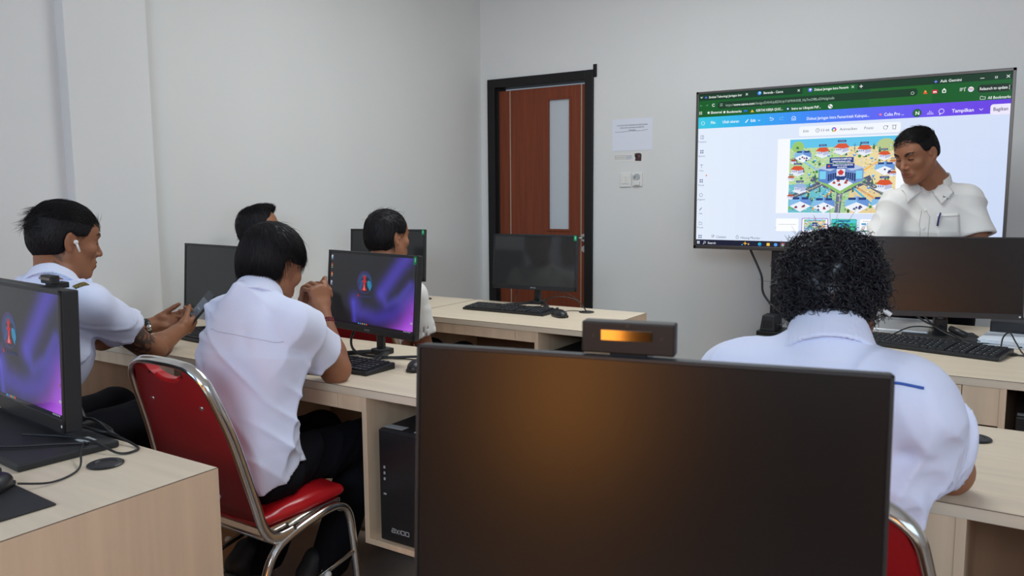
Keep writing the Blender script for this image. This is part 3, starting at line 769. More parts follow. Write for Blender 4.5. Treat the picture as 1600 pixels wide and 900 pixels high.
MB().box(-.15, .12, -.08, .10, 0, .065, .006, 3).build('body', M_blk2, t); MB().box(-.13, .10, -.082, -.079, .02, .03, 0).build('slot', M_blk, t)

# ================================================================== COMPUTER TOWERS
def tower(label, x, y, z, w=.185, d=.40, h=.385, logo=True):
    t = empty('computer_tower', label, 'computer', (x, y, z), 0, 'black computer towers in the desk shelves')
    MB().box(-w/2, w/2, .006, d, 0, h, .004).build('case', M_blk2, t)
    MB().box(-w/2, w/2, 0, .008, .002, h-.002, .003).build('front_panel', M_blk, t)
    b = MB(); b.box(-w/2+.004, -w/2+.075, .02, .05, h, h+.001, 0); b.build('top_label', M_label, t)
    b = MB(); b.box(w/2-.06, w/2-.02, .02, .05, h, h+.001, 0); b.build('top_label', M_paper, t)
    b = MB()
    for k in range(3): b.box(-w/2+.018, -w/2+.024, -.002, 0, h*.55+k*.018, h*.55+k*.018+.008, 0)
    b.box(-w/2+.016, -w/2+.026, -.002, 0, h*.42, h*.42+.005, 0)
    b.build('port', M_label, t)
    if logo:
        fl = Flat((-w/2, -.0004, h), (.001, 0, 0), (0, 0, -.001), (0, -1, 0), .0002)
        logo_text(fl, w*500-46, h*1000-45, 12, 'c4c6ca'); fl.build('logo', M_print, t)
    return t
tower('black tower with a pale outline logo, in the shelf under the emblem monitor', -1.492, 1.715, .2885, w=.18, h=.345)
tower('black tower in the shelf of the desk below the door, mostly behind the camera box', -1.635, 2.965, .2885, w=.20, h=.345)
tower('black tower in the shelf beyond the red chair back', -2.48, 1.735, .2885, w=.155, h=.345)
tower('black tower under the far right desk', .105, 2.90, .2885, w=.185, h=.33)
t = empty('power_box', 'black box with a small grey triangle mark on the floor behind the legs', 'box', (-1.90, 2.13, 0))
MB().box(-.09, .12, 0, .07, 0, .16, .006).build('body', M_blk, t)
fl = Flat((-.09, -.0006, .16), (.001, 0, 0), (0, 0, -.001), (0, -1, 0), .0002); fl.poly([(150, 60), (185, 60), (168, 30)], '8d8f92'); fl.line([(140, 80), (195, 80)], 5, '606266'); fl.build('mark', M_print, t)

# ================================================================== CHAIRS
def chair(label, x, y, yaw):
    """red vinyl stacking chair on oval chrome tube; local +y is where the sitter faces; origin under the seat middle"""
    t = empty('stacking_chair', label, 'chair', (x, y, 0), yaw, 'red stacking chairs with chrome frames')
    # back frame: one hoop that runs down to the seat sides
    def hp(sx): return [(sx*.205, .0, .405), (sx*.204, -.065, .405), (sx*.200, -.100, .44), (sx*.195, -.125, .53), (sx*.181, -.170, .70), (sx*.166, -.208, .81), (sx*.150, -.226, .862), (sx*.110, -.236, .892)]
    pts = hp(1)+[(.055, -.239, .900), (0, -.240, .901), (-.055, -.239, .900)]+hp(-1)[::-1]
    b = MB(); b.tube(pts, (.0085, .0155), 12, 5, flat=(1, 0, 0)); b.build('back_frame', M_chrome, t)
    # back board with hand hole at the top
    b = MB()
    def bx(z):  # half width
        return np.interp(z, [.46, .56, .70, .82, .872, .89], [.192, .187, .173, .156, .132, .106])
    def by(z): return np.interp(z, [.46, .54, .70, .82, .89], [-.106, -.127, -.168, -.208, -.233])
    zs = [.46, .50, .56, .62, .70, .76, .80, .82, .84, .855, .87, .885]
    def hole(xx):  # bottom of the hand hole at x
        return .885-.035*math.sqrt(max(0, 1-(xx/.075)**2)) if abs(xx) < .075 else .885
    N = 24
    for side, off, mi in ((-1, -.006, 1), (1, .016, 0)):
        b.mi = mi; b.sm = True
        G = []
        for z in zs:
            row = []
            for i in range(N+1):
                xx = (i/N*2-1)*bx(z); zz = min(z, hole(xx)); bul = (.010*(1-abs(i/N*2-1)**4) if side > 0 else 0)
                row.append(b.b.verts.new((xx, by(zz)+off+bul, zz)))
            G.append(row)
        for a, c in zip(G, G[1:]):
            for i in range(N):
                f = b.b.faces.new([a[i], a[i+1], c[i+1], c[i]]); f.smooth = True; f.material_index = mi
        if side < 0: G0 = G
    for i in range(N):
        f = b.b.faces.new([G0[-1][i], G0[-1][i+1], G[-1][i+1], G[-1][i]]); f.material_index = 0
        f = b.b.faces.new([G0[0][i], G0[0][i+1], G[0][i+1], G[0][i]]); f.material_index = 0
    bmesh.ops.remove_doubles(b.b, verts=b.b.verts, dist=1e-6)
    b.build('backrest', [M_red, M_redback], t)
    for sx in (-.105, .105):
        b = MB(); b.cyl((sx, by(.78)-.009, .78), (sx, by(.78)-.004, .783), .0065, .0065, 12); b.build('rivet', M_nickel, t)
    b = MB(); b.tube([(-.05, by(.87)+.004, .858), (-.025, by(.86)+.004, .848), (.025, by(.86)+.004, .848), (.05, by(.87)+.004, .858)], .007, 8, 4); b.build('hand_grip', M_red, t)
    # seat
    s = SDF(); s.box((0, .055, .452), (.195, .160, .018), .022); s.ell((0, .055, .462), (.18, .15, .024), k=.03)
    me = s.mesh((-.25, -.26, .40), (.25, .26, .53), .007); link('seat', me, M_red, t)
    b = MB(); b.box(-.19, .19, -.09, .19, .410, .434, .004); b.build('seat_pan', M_chrome, t)
    for sx in (-1, 1):
        pts = [(sx*.205, -.205, 0), (sx*.205, -.160, .14), (sx*.205, -.110, .30), (sx*.205, -.075, .365), (sx*.205, -.02, .395), (sx*.205, .10, .418), (sx*.205, .165, .418), (sx*.205, .205, .385), (sx*.205, .222, .30), (sx*.205, .24, .14), (sx*.205, .255, 0)]
        b = MB(); b.tube(pts, .0125, 12, 5); b.build('leg', M_chrome, t)
        b = MB(); b.tube([(sx*.205, -.145, .19), (sx*.205, .232, .26)], .0085, 10, 1); b.build('side_stretcher', M_chrome, t)
        for yy in (-.07, .10):
            b = MB(); b.ell((sx*.222, yy, .19+(yy+.158)*.18), (.010, .011, .011)); b.build('stacking_bumper', M_whitepl, t)
        for yy in (-.206, .256):
            b = MB(); b.cyl((sx*.205, yy, 0), (sx*.205, yy*.995, .03), .015, .014, 14); b.build('foot_cap', M_blk, t)
    for yy, zz in ((-.06, .392), (.18, .405)):
        b = MB(); b.tube([(-.205, yy, zz), (.205, yy, zz)], .010, 10, 1); b.build('cross_bar', M_chrome, t)
    return t

# ================================================================== TELEVISION
def television():
    t = empty('television', 'large wall-sized television on a stand, lit with a browser and a design slide', 'television', (-.815, 4.33, 1.447))
    x0, x1, z0, z1 = -.7515, .7475, -.432, .432
    MB().box(x0+.01, x1-.01, .012, .06, z0+.01, z1-.01, .006).build('housing', M_blk2, t)
    b = MB(); bw = .0145
    b.box(x0, x1, -.004, .02, z1-bw, z1, .002); b.box(x0, x1, -.004, .02, z0, z0+.020, .002)
    b.box(x0, x0+bw, -.004, .02, z0, z1, .002); b.box(x1-bw, x1, -.004, .02, z0, z1, .002)
    b.build('bezel', M_bez, t)
    W_, H_ = x1-x0-2*bw, z1-z0-bw-.020
    fl = Flat((x0+bw, .0, z1-bw), (W_/1600, 0, 0), (0, 0, -H_/910), (0, -1, 0), .00025)
    fl.clip = (0, 1600, 0, 910)
    Rr, T, D = fl.rect, fl.text, fl.disc
    # page
    for i in range(20):
        for j in range(8):
            a = i/19; c = j/7
            Rr(i*80, 130+j*98, i*80+80, 130+(j+1)*98, srgb(((.885-.06*a-.03*c*a), (.925-.055*a-.02*c*a), (.985-.02*a))), 0)
    Rr(0, 0, 1600, 38, '12361f', 1); Rr(0, 38, 1600, 136, '0f5a22', 1)
    Rr(950, 38, 1250, 136, '1d6322', 1.3)
    Rr(600, 6, 888, 40, '0f5a22', 2, 8)
    T('⌄', 8, 24, 20, 'ffffff'); fl.line([(12, 14), (18, 20), (24, 14)], 2.5, 'd8e8dc', 3)
    def sp(u, v, r, c, L=3): fl.poly([(u, v-r), (u-r*.25, v-r*.25), (u-r, v), (u-r*.25, v+r*.25), (u, v+r), (u+r*.25, v+r*.25), (u+r, v), (u+r*.25, v-r*.25)], c, L)
    def cross(u, v, r, c='e6f2ea', w=2.6): fl.line([(u-r, v-r), (u+r, v+r)], w, c, 3); fl.line([(u-r, v+r), (u+r, v-r)], w, c, 3)
    def star(u, v, r, c, L=3): fl.poly([(u+(r if k % 2 == 0 else r*.45)*math.sin(-math.pi*k/5), v-(r if k % 2 == 0 else r*.45)*math.cos(math.pi*k/5)) for k in range(10)], c, L)
    sp(44, 20, 10, '5a7cf0'); T('Evolusi Teknologi Jaringan Intr', 62, 26, 19, 'e8f2ea', 3, width=198, bold=.012); cross(288, 18, 6)
    D(361, 17, 11, '3f8cf2', 3); D(364, 15, 5, 'bfe4ff', 4); T('Beranda - Canva', 384, 24, 19, 'e8f2ea', 3, width=110, bold=.012); cross(580, 18, 6)
    D(642, 20, 11, '6a6ff5', 3); fl.poly([(636, 14), (642, 26), (650, 14)], 'f2f4ff', 4); T('Diskusi Jaringan Intra Pemerin', 664, 27, 19, 'f4fbf6', 4, width=178, bold=.012); cross(864, 20, 6)
    fl.line([(897, 21), (915, 21)], 3, 'ffffff', 3); fl.line([(906, 12), (906, 30)], 3, 'ffffff', 3)
    sp(1264, 25, 10, '6d8cf5'); T('Ask Gemini', 1284, 31, 20, 'e6efe9', 3, width=96, bold=.012)
    fl.line([(1462, 25), (1480, 25)], 2.5, 'e6efe9', 3); Rr(1526, 20, 1537, 30, 'e6efe9', 3); Rr(1528, 22, 1535, 28, '12361f', 4); cross(1582, 24, 7)
    fl.line([(22, 68), (8, 68), (14, 62)], 2.2, '6ea982', 3); fl.line([(44, 68), (58, 68), (52, 62)], 2.2, '6ea982', 3)
    fl.ring(91, 68, 9, 3, 'f2f8f4', 3, 14, 30, 330); Rr(116, 52, 1182, 92, '15391f', 2, 16)
    fl.line([(130, 64), (146, 64)], 2.5, 'cfe0d4', 3); fl.line([(130, 74), (146, 74)], 2.5, 'cfe0d4', 3)
    T('https://', 164, 80, 20, 'a9c2b0', 3, width=48); T('www.canva.com', 213, 80, 20, 'eef6f0', 3, width=120, bold=.015); T('/design/DAHUp8ZAUpY/6MHHX8_Hy7mOf8LnDHzIg/edit', 334, 80, 20, 'a9c2b0', 3, width=438)
    fl.ring(1158, 76, 9, 2.2, 'cfe0d4', 3, 5)
    fl.poly([(1218, 64), (1208, 84), (1228, 84)], 'f0502a', 3); D(1218, 72, 5, 'f7a040', 4); Rr(1250, 66, 1274, 86, 'c8102e', 3, 4); T('m', 1254, 82, 18, 'ffffff', 4, width=16, bold=.03)
    Rr(1295, 68, 1313, 85, 'e8f0ea', 3, 3); Rr(1299, 72, 1309, 81, '0f5a22', 4); D(1304, 66, 4, 'e8f0ea', 4)
    for k in range(3): fl.line([(1374, 68+k*6), (1392-k*4, 68+k*6)], 2.4, 'e8f0ea', 3)
    fl.line([(1396, 84), (1396, 66), (1402, 66)], 2.6, 'e8f0ea', 3)
    D(1424, 76, 13, 'e6e6ee', 3); Rr(1414, 71, 1434, 74, 'c05060', 4); Rr(1414, 78, 1434, 81, '6a78b8', 4)
    Rr(1452, 58, 1600, 96, '1a2b20', 2, 18); T('Relaunch to update', 1462, 84, 20, 'eef4f0', 3, width=120, bold=.012)
    for k in range(3): D(1590, 70+k*8, 2.2, 'eef4f0', 3, 8)
    # bookmarks
    for a in (0, 10):
        for c in (0, 10): Rr(4+a, 102+c, 11+a, 109+c, 'c8d8cc', 3)
    star(62, 111, 10, 'f0f6f2'); T('Eksternal', 76, 118, 20, 'f0f6f2', 3, width=66, bold=.015); star(158, 113, 10, 'f0f6f2'); T('Bookmarks', 172, 120, 20, 'f0f6f2', 3, width=88, bold=.015)
    fl.ring(283, 120, 12, 7, '2f6df0', 3, 10, 190, 350); fl.poly([(322, 108), (312, 124), (332, 124)], 'f2b21c', 3); fl.poly([(322, 108), (328, 118), (332, 124), (337, 124)], '2f9e54', 4)
    T('KERTAS KERJA QUIC...', 344, 122, 20, 'f0f6f2', 3, width=152, bold=.015); D(524, 117, 11, '163a5e', 3); D(524, 117, 5, 'e8f0ff', 4); T('Intro to Ubiquiti PtP...', 544, 124, 20, 'f0f6f2', 3, width=158, bold=.015)
    D(752, 118, 12, 'f2f4f4', 3); D(748, 114, 4, '30503a', 4); D(757, 121, 4, '30503a', 4)
    fl.line([(1467, 116), (1467, 130), (1489, 130), (1489, 118), (1478, 118), (1475, 114), (1467, 114)], 2, 'd8e4dc', 3); T('All Bookmarks', 1500, 131, 20, 'e8f2ea', 3, width=98, bold=.012)
    # design tool bar
    fl.grad(0, 136, 1600, 204, ['38c8e0', '2fa8ee', '3d86f5', '5b68f2', '6c4bea', '6438dd'], 2, 40)
    fl.ring(29, 172, 12, 2.2, 'e8fbff', 3, 6); T('File', 76, 178, 22, 'f4feff', 3, width=28, bold=.012); T('Ubah ukuran', 148, 178, 22, 'f4feff', 3, width=98, bold=.012)
    fl.line([(284, 182), (300, 164)], 5, 'f4feff', 3); T('Edit', 314, 179, 22, 'f4feff', 3, width=30, bold=.012); fl.line([(358, 170), (364, 176), (370, 170)], 2.2, 'f4feff', 3)
    fl.line([(424, 176), (440, 176), (446, 170), (440, 164), (424, 164), (430, 158)], 2.4, 'f0faff', 3); fl.line([(500, 176), (484, 176), (478, 170), (484, 164), (500, 164), (494, 158)], 2.2, '7fc0f8', 3)
    fl.ring(558, 172, 12, 2.4, 'f0faff', 3, 14, -220, 40); fl.line([(546, 182), (570, 182)], 2.4, 'f0faff', 3); fl.line([(553, 172), (557, 177), (564, 168)], 2.2, 'f0faff', 4)
    T('Diskusi Jaringan Intra Pemerintah Kabupat...', 628, 186, 23, 'f2f6ff', 3, width=325, bold=.008)
    fl.disc(1008, 178, 6, 'ff7a8c', 3); T('Coba Pro ...', 1026, 187, 24, 'f4f2ff', 3, width=96, bold=.012)
    D(1184, 180, 21, '1b4d2e', 3, 24); D(1184, 180, 18, '236b38', 4, 24); T('N', 1176, 190, 26, 'f4f8f4', 5, bold=.02)
    for k, h in enumerate((8, 16, 12, 6)): fl.line([(1236+k*7, 188), (1236+k*7, 188-h)], 2.4, 'e0dcff', 3)
    fl.line([(1230, 190), (1262, 190)], 2, 'e0dcff', 3); fl.ring(1297, 178, 13, 2.4, 'eeeaff', 3); fl.line([(1290, 188), (1288, 196), (1297, 190)], 2.4, 'eeeaff', 3)
    T('Tampilkan', 1344, 188, 25, 'f6f2ff', 3, width=98, bold=.012); fl.line([(1466, 176), (1474, 184), (1482, 176)], 2.2, 'f0ecff', 3)
    Rr(1514, 158, 1612, 210, 'ece6fa', 3, 12); T('Bagikan', 1526, 191, 25, '4a3f66', 4, width=64, bold=.01)
    # floating edit bar
    Rr(588, 222, 1112, 280, 'd4deee', 2, 12); Rr(589, 221, 1110, 276, 'f2f6fd', 3, 12)
    T('Edit', 612, 254, 20, '4b5064', 4, width=30); fl.ring(690, 246, 11, 2, '4b5064', 4); fl.line([(690, 240), (690, 247), (695, 247)], 1.8, '4b5064', 4); T('5.0 dtk', 706, 253, 20, '4b5064', 4, width=48)
    for k, c in enumerate(('e8473f', 'f3b93a', '46b35a', '3a8ee0', '8a4fd8', 'd84aa0')):
        a = R(60*k); fl.poly([(776, 246), (776+14*math.cos(a+R(60)), 246+14*math.sin(a+R(60))), (776+14*math.cos(a), 246+14*math.sin(a))], c, 4)
    D(776, 246, 5, 'f2f6fd', 5); T('Animasikan', 806, 253, 21, '4b5064', 4, width=88); T('Posisi', 930, 253, 21, '4b5064', 4, width=46)
    fl.ring(1036, 248, 11, 2, '4b5064', 4); D(1046, 241, 3, '4b5064', 5); fl.line([(1072, 238), (1072, 258), (1086, 258), (1086, 238)], 2.2, '4b5064', 4); fl.line([(1068, 238), (1090, 238)], 2.4, '4b5064', 4)
    # side icons
    for k, (nm, v) in enumerate((('Template', 256), ('Elemen', 342), ('Teks', 430), ('Merek', 518), ('Unggahan', 604), ('Alat', 690), ('Proyek', 776), ('', 858))):
        c = '5a6c8e'
        if k == 0: fl.line([(16, v-11), (34, v-11), (34, v+9), (16, v+9), (16, v-11)], 2, c, 3); fl.line([(26, v-11), (26, v+9)], 2, c, 3)
        elif k == 2: fl.line([(15, v-9), (35, v-9)], 2.4, c, 3); fl.line([(25, v-9), (25, v+10)], 2.4, c, 3)
        elif k in (4,): fl.ring(25, v, 11, 2.2, c, 3)
        elif k == 5: fl.line([(17, v+8), (32, v-9)], 4, c, 3)
        elif k == 6: fl.line([(16, v-8), (24, v-8), (27, v-4), (35, v-4), (35, v+9), (16, v+9), (16, v-8)], 2, c, 3)
        else:
            for a in (-6, 6):
                for q in (-6, 6): Rr(25+a-4, v+q-4, 25+a+4, v+q+4, c, 3, 2)
        if nm: T(nm, 25, v+31, 14, '6b7690', 3, center=True)
    D(56, 486, 5, 'e08a5a', 3)
    # page sheet and slide picture
    Rr(474, 288, 1168, 712, 'eef3fc', 1.2); Rr(474, 286, 1166, 710, 'f6f9ff', 1.5)
    slide_picture(fl, 543, 292, 1098, 708)
    # film strip
    def thumb(u0, u1, L=3): Rr(u0, 742, u1, 816, 'fbfdff', L, 6)
    thumb(478, 604); fl.line([(492, 776), (590, 776)], 2.2, 'b8bcc4', 4); T('1', 474, 802, 14, '30343c', 4)
    Rr(621, 738, 764, 820, '9a76c8', 2.5, 8); thumb(625, 760); slide_picture(fl, 634, 746, 752, 812, True)
    Rr(781, 742, 914, 816, '3fb7a0', 3, 6); Rr(785, 748, 910, 764, '4ec9d8', 4)
    for k in range(26): D(random.uniform(790, 906), random.uniform(768, 808), random.uniform(4, 9), random.choice(('2f9e54', '4fc06a', '1f7a6a', '3d8fd0', 'a5d86a')), 4+.02*k, 8)
    Rr(820, 750, 880, 756, '234a8c', 6)
    thumb(930, 1062); T('Evaluasi dan Tindak Lanjut', 996, 757, 9, '50586a', 4, center=True, width=100)
    for k in range(4):
        Rr(938+k*30, 764, 962+k*30, 774, ('4f9ad0', '5a70c8', 'd05a5a', '4fae8a')[k], 4, 2)
        for q in range(4): fl.line([(938+k*30, 780+q*6), (960+k*30-random.random()*8, 780+q*6)], 1.6, '8d94a4', 4)
    Rr(936, 804, 1056, 811, '46b3a0', 4); D(946, 798, 3, 'd03a3a', 5)
    for k in range(2): thumb(1080+k*150, 1210+k*150)
    fl.line([(98, 863), (98, 848), (112, 848)], 2, '5a6074', 3); fl.line([(102, 862), (114, 850)], 3, '5a6074', 3); T('Catatan', 124, 864, 20, '5a6074', 3, width=62)
    fl.ring(254, 858, 9, 2, '5a6074', 3); fl.line([(250, 846), (258, 846)], 2, '5a6074', 3); T('Hitung Mundur', 274, 866, 20, '5a6074', 3, width=118)
    # windows task bar
    Rr(0, 876, 1600, 910, '1b1d33', 4); Rr(440, 876, 1600, 910, '24242e', 4.2)
    for a in (0, 9):
        for c in (0, 9): Rr(7+a, 886+c, 14+a, 893+c, 'dfe8f4', 5)
    fl.ring(55, 893, 7, 2, 'e8ecf4', 5); fl.line([(50, 899), (44, 905)], 2.4, 'e8ecf4', 5); T('Search', 74, 902, 19, 'e4e8f0', 5, width=50, bold=.01)
    sp(302, 893, 13, 'f2b530', 5); sp(322, 897, 7, 'f6d88a', 5); D(284, 901, 4, '3fa0e8', 5)
    D(388, 896, 10, '1a8fd8', 5); fl.ring(388, 896, 10, 5, '35c8b8', 6, 12, 150, 330); Rr(428, 888, 446, 904, 'f2c848', 5, 2); Rr(432, 886, 440, 890, 'd89a20', 5)
    D(480, 896, 10, '5b9cf0', 5); Rr(506, 880, 536, 908, '4a4a54', 4.6); D(521, 895, 10, 'e0453a', 5); fl.poly([(521, 895), (511, 899), (517, 905), (525, 904)], '38a852', 6); fl.poly([(521, 895), (525, 904), (531, 897)], 'f4c430', 6); D(521, 895, 4.5, '4f8bf0', 7); D(521, 895, 5.5, 'ffffff', 6.5)
    Rr(556, 886, 574, 904, '1f7a45', 5, 2); T('X', 560, 901, 15, 'ffffff', 6, bold=.02)
    for k, c in enumerate(('2f6fe0', '3fb0a0', '3a6ad8', 'e0e0ea', 'd05a3a')): Rr(606+k*44, 886, 624+k*44, 904, c, 5, 4)
    fl.build('screen', M_tvscreen, t)
    return t
def slide_picture(fl, u0, v0, u1, v1, small=False):
    """the slide: a birds-eye town map of offices around a data centre"""
    W_, H_ = u1-u0, v1-v0; rnd = random.Random(3); Lb = 2 if not small else 4
    def P(x, y): return (u0+x/100*W_, v0+y/75*H_)
    def poly(pts, c, L): fl.poly([P(*p) for p in pts], c, Lb+L)
    def ps(pts): return pts[::-1]
    poly(ps([(0, 0), (100, 0), (100, 75), (0, 75)]), 'a8cf9a', 0)
    poly(ps([(0, 0), (100, 0), (100, 9), (0, 9)]), '62c4ea', .1); poly(ps([(50, 9), (100, 9), (100, 50), (64, 44)]), 'ecd9a0', .1); poly(ps([(0, 9), (50, 9), (44, 40), (0, 46)]), 'b9d89a', .1)
    poly(ps([(0, 46), (44, 46), (40, 75), (0, 75)]), '6cc0cc', .2); poly(ps([(60, 46), (100, 50), (100, 75), (56, 75)]), 'e6cf96', .2)
    fl.disc(*P(8, 8), W_*.06, '9ac86c', Lb+.4, 12); fl.disc(*P(90, 9), W_*.085, 'b7c98c', Lb+.4, 14, H_*.09)
    # roads
    for pts, c in (([(2, 60), (34, 44), (50, 52)], '5a6478'), ([(98, 60), (72, 44), (50, 54)], '5a6478'), ([(50, 50), (48, 75)], '66708a'), ([(22, 40), (46, 52), (52, 52), (78, 40)], '525c74'),
                   ([(18, 70), (40, 50)], '4fb6dc'), ([(84, 70), (62, 50)], '4fb6dc'), ([(24, 72), (42, 53)], 'e8a24c'), ([(66, 50), (84, 62)], 'e8a24c'), ([(10, 20), (34, 36)], '8fc8e4'), ([(88, 22), (66, 36)], 'f0b860'), ([(50, 8), (50, 22)], 'f0c070')):
        fl.line([P(*p) for p in pts], W_*(.055 if c[0] in '56' else .018), c, Lb+.8)
    if not small:
        fl.line([P(50, 56), P(49, 75)], 2, 'f0e8c8', Lb+1); fl.line([P(6, 58), P(34, 45)], 1.6, 'f0e8c8', Lb+1); fl.line([P(94, 58), P(70, 45)], 1.6, 'f0e8c8', Lb+1)
    def tree(x, y, s=1.6, c=None):
        fl.disc(*P(x, y), W_*.01*s, c or rnd.choice(('3e8f4a', '57a54c', '2f7a48', '7cb85a')), Lb+1.2, 8)
        if rnd.random() < .4: fl.poly([P(x-1.2, y+2), P(x+1.2, y+2), P(x, y-4)], '3c6a52', Lb+1.25)
    for _ in range(110 if not small else 50): tree(rnd.uniform(1, 99), rnd.uniform(8, 74), rnd.uniform(.6, 1.7))
    def house(x, y, w, roof='d8562e', wall='e4e4f0', L=2):
        h = w*.55
        fl.poly([P(x-w*.6, y+h*.5), P(x, y+h*.95), P(x+w*.6, y+h*.5), P(x, y+h*.1)], 'e6eef6', Lb+L)
        fl.poly([P(x-w*.42, y-h*.1), P(x-w*.42, y+h*.42), P(x+w*.05, y+h*.62), P(x+w*.05, y)], wall, Lb+L+.1); fl.poly([P(x+w*.05, y), P(x+w*.05, y+h*.62), P(x+w*.45, y+h*.42), P(x+w*.45, y-h*.1)], 'b8bedc', Lb+L+.1)
        fl.poly([P(x-w*.52, y-h*.05), P(x+w*.05, y+h*.12), P(x+w*.52, y-h*.05), P(x+w*.28, y-h*.55), P(x-w*.25, y-h*.55)], roof, Lb+L+.2)
        if not small:
            for k in range(3): fl.poly([P(x-w*.36+k*w*.13, y+h*.10), P(x-w*.36+k*w*.13, y+h*.30), P(x-w*.29+k*w*.13, y+h*.33), P(x-w*.29+k*w*.13, y+h*.13)], '5a82c0', Lb+L+.3)
            fl.rect(*P(x-w*.28, y-h*.98), *P(x+w*.28, y-h*.72), '27407c', Lb+L+.4); fl.line([P(x-w*.2, y-h*.85), P(x+w*.2, y-h*.85)], 1.2, 'e8ecf8', Lb+L+.5)
    def office(x, y, w, L=2):
        h = w*.6
        fl.poly([P(x-w*.55, y), P(x, y+h*.55), P(x+w*.55, y), P(x, y-h*.45)], 'eef2fa', Lb+L)
        fl.poly([P(x-w*.55, y-h*.55), P(x-w*.55, y), P(x, y-h*.4), P(x, y-h*.9)], '86bce8', Lb+L+.1); fl.poly([P(x, y-h*.9), P(x, y-h*.4), P(x+w*.55, y), P(x+w*.55, y-h*.55)], '6a94d6', Lb+L+.1)
        for _ in range(6 if not small else 2):
            a, q = x+rnd.uniform(-.3, .3)*w, y+rnd.uniform(-.12, .28)*h
            fl.rect(*P(a-w*.06, q), *P(a+w*.06, q+h*.10), rnd.choice(('d8642e', 'c04a30', '2c4a94', '324070')), Lb+L+.3); fl.disc(*P(a, q-h*.03), W_*.006, '2a3350', Lb+L+.4, 6)
        if not small: fl.rect(*P(x-w*.40, y-h*.78), *P(x-w*.05, y-h*.58), '27407c', Lb+L+.5); fl.rect(*P(x+w*.08, y-h*.78), *P(x+w*.42, y-h*.58), '27407c', Lb+L+.5)
    for _ in range(900 if not small else 120):
        a, q = rnd.uniform(1, 99), rnd.uniform(9, 74); s_ = rnd.uniform(.25, .8)
        fl.rect(*P(a-s_, q-s_*.6), *P(a+s_, q+s_*.6), rnd.choice(('e9eef6', '8fb8e0', '5f8fd0', 'cfdcc0', 'e6a868', '6f8f5a', '3f5f8f', 'd0c8e8', 'f2d8a8', 'a0c8d8')), Lb+1.5)
    house(32, 13, 13); house(50, 10, 14); house(71, 12, 13); house(89, 18, 11); house(8, 31, 13); office(13, 19, 15); house(11, 49, 13, '9ab4dc'); office(90, 33, 16)
    house(90, 47, 15); house(4, 22, 6, 'a84a34'); house(2, 39, 7, 'b8603c'); house(2, 58, 7, 'b0583a'); house(97, 25, 7, 'c8824c'); house(97, 36, 7, 'b8603c')
    office(12, 68, 19); office(35, 69, 19); office(66, 69, 20); office(90, 68, 19)
    # data centre
    fl.poly([P(26, 42), P(50, 56), P(74, 42), P(50, 33)], '8fc06a', Lb+3)
    fl.poly([P(29, 40), P(50, 53), P(71, 40), P(50, 31)], 'eaf0fa', Lb+3.2)
    fl.poly([P(29, 31), P(29, 43), P(38, 46), P(50, 38), P(50, 27)], '5f86c8', Lb+3.4); fl.poly([P(50, 27), P(50, 38), P(62, 46), P(71, 43), P(71, 31)], '7596d2', Lb+3.4)
    fl.poly([P(28, 30), P(40, 33), P(50, 28), P(60, 33), P(72, 30), P(60, 26), P(40, 26)], 'b9c8e6', Lb+3.5)
    for k in range(5):
        fl.rect(*P(38+k*2.1, 36-k*.4), *P(39.6+k*2.1, 43-k*.9), '24386c', Lb+3.7); fl.rect(*P(54+k*2.1, 34+k*.4), *P(55.6+k*2.1, 40+k*.9), '24386c', Lb+3.7)
    fl.rect(*P(30, 33), *P(36, 41), '7cd0f0', Lb+3.7); fl.rect(*P(64, 33), *P(70, 41), '7cd0f0', Lb+3.7)
    fl.poly([P(46, 31), P(46, 38), P(54, 38), P(54, 31)], 'e6e8f4', Lb+4); fl.poly([P(47, 34), P(48.5, 37), P(51.5, 37), P(53, 34), P(50, 31.5)], 'c83a3a', Lb+4.2); fl.rect(*P(46, 38.5), *P(54, 42), '27407c', Lb+4.2)
    for a, q in ((44, 44), (49, 46), (55, 44), (48, 42), (56, 42)): fl.rect(*P(a-1.4, q), *P(a+1.4, q+1.8), 'c8502e', Lb+4.1); fl.disc(*P(a, q), W_*.008, '25356a', Lb+4.2, 7)
    fl.rect(*P(39, 19.5), *P(61.5, 25), '1d3f8c', Lb+5); fl.rect(*P(36, 25.6), *P(62.5, 30.5), '1d3f8c', Lb+5.1)
    if not small:
        fl.text('JARINGAN KOMPUTER', *P(50.2, 22.0), H_*.030, 'f4f6ff', Lb+5.4, width=W_*.19, center=True, bold=.02); fl.text('TERINTEGRASI OPD', *P(50.2, 24.5), H_*.030, 'f4f6ff', Lb+5.4, width=W_*.17, center=True, bold=.02)
        fl.text('PEMERINTAH KABUPATEN', *P(51.5, 27.8), H_*.027, 'f4f6ff', Lb+5.4, width=W_*.19, center=True, bold=.02); fl.text('BULELENG', *P(51, 30.0), H_*.027, 'f4f6ff', Lb+5.4, width=W_*.09, center=True, bold=.02)
        fl.disc(*P(38.5, 28), W_*.012, 'd84a4a', Lb+5.4, 10)
        for a, q in ((38, 17.5), (62, 17.5), (25, 22), (78, 21), (20, 36), (80, 38), (22, 47), (76, 50)): fl.disc(*P(a, q), W_*.013, '3f8fd8', Lb+4, 10); fl.disc(*P(a, q-.8), W_*.008, 'cfe8fa', Lb+4.1, 8)
        fl.line([P(62, 14), P(62, 6)], 3, '4a6a9c', Lb+4); fl.line([P(60.5, 8), P(63.5, 8)], 2.5, '4a6a9c', Lb+4); fl.line([P(60.8, 11), P(63.2, 11)], 2.5, '4a6a9c', Lb+4)
tv = television()
t = empty('television_stand', 'black rolling stand with uprights and a shelf under the television', 'stand', (-.815, 4.40, 0))
for xx in (-.305, .265):
    MB().box(xx-.03, xx+.03, .0, .045, .10, 1.35, .003).build('upright', M_blackmetal, t)
MB().box(-.37, .33, -.13, .06, .56, .585, .004).build('shelf', M_blackmetal, t)
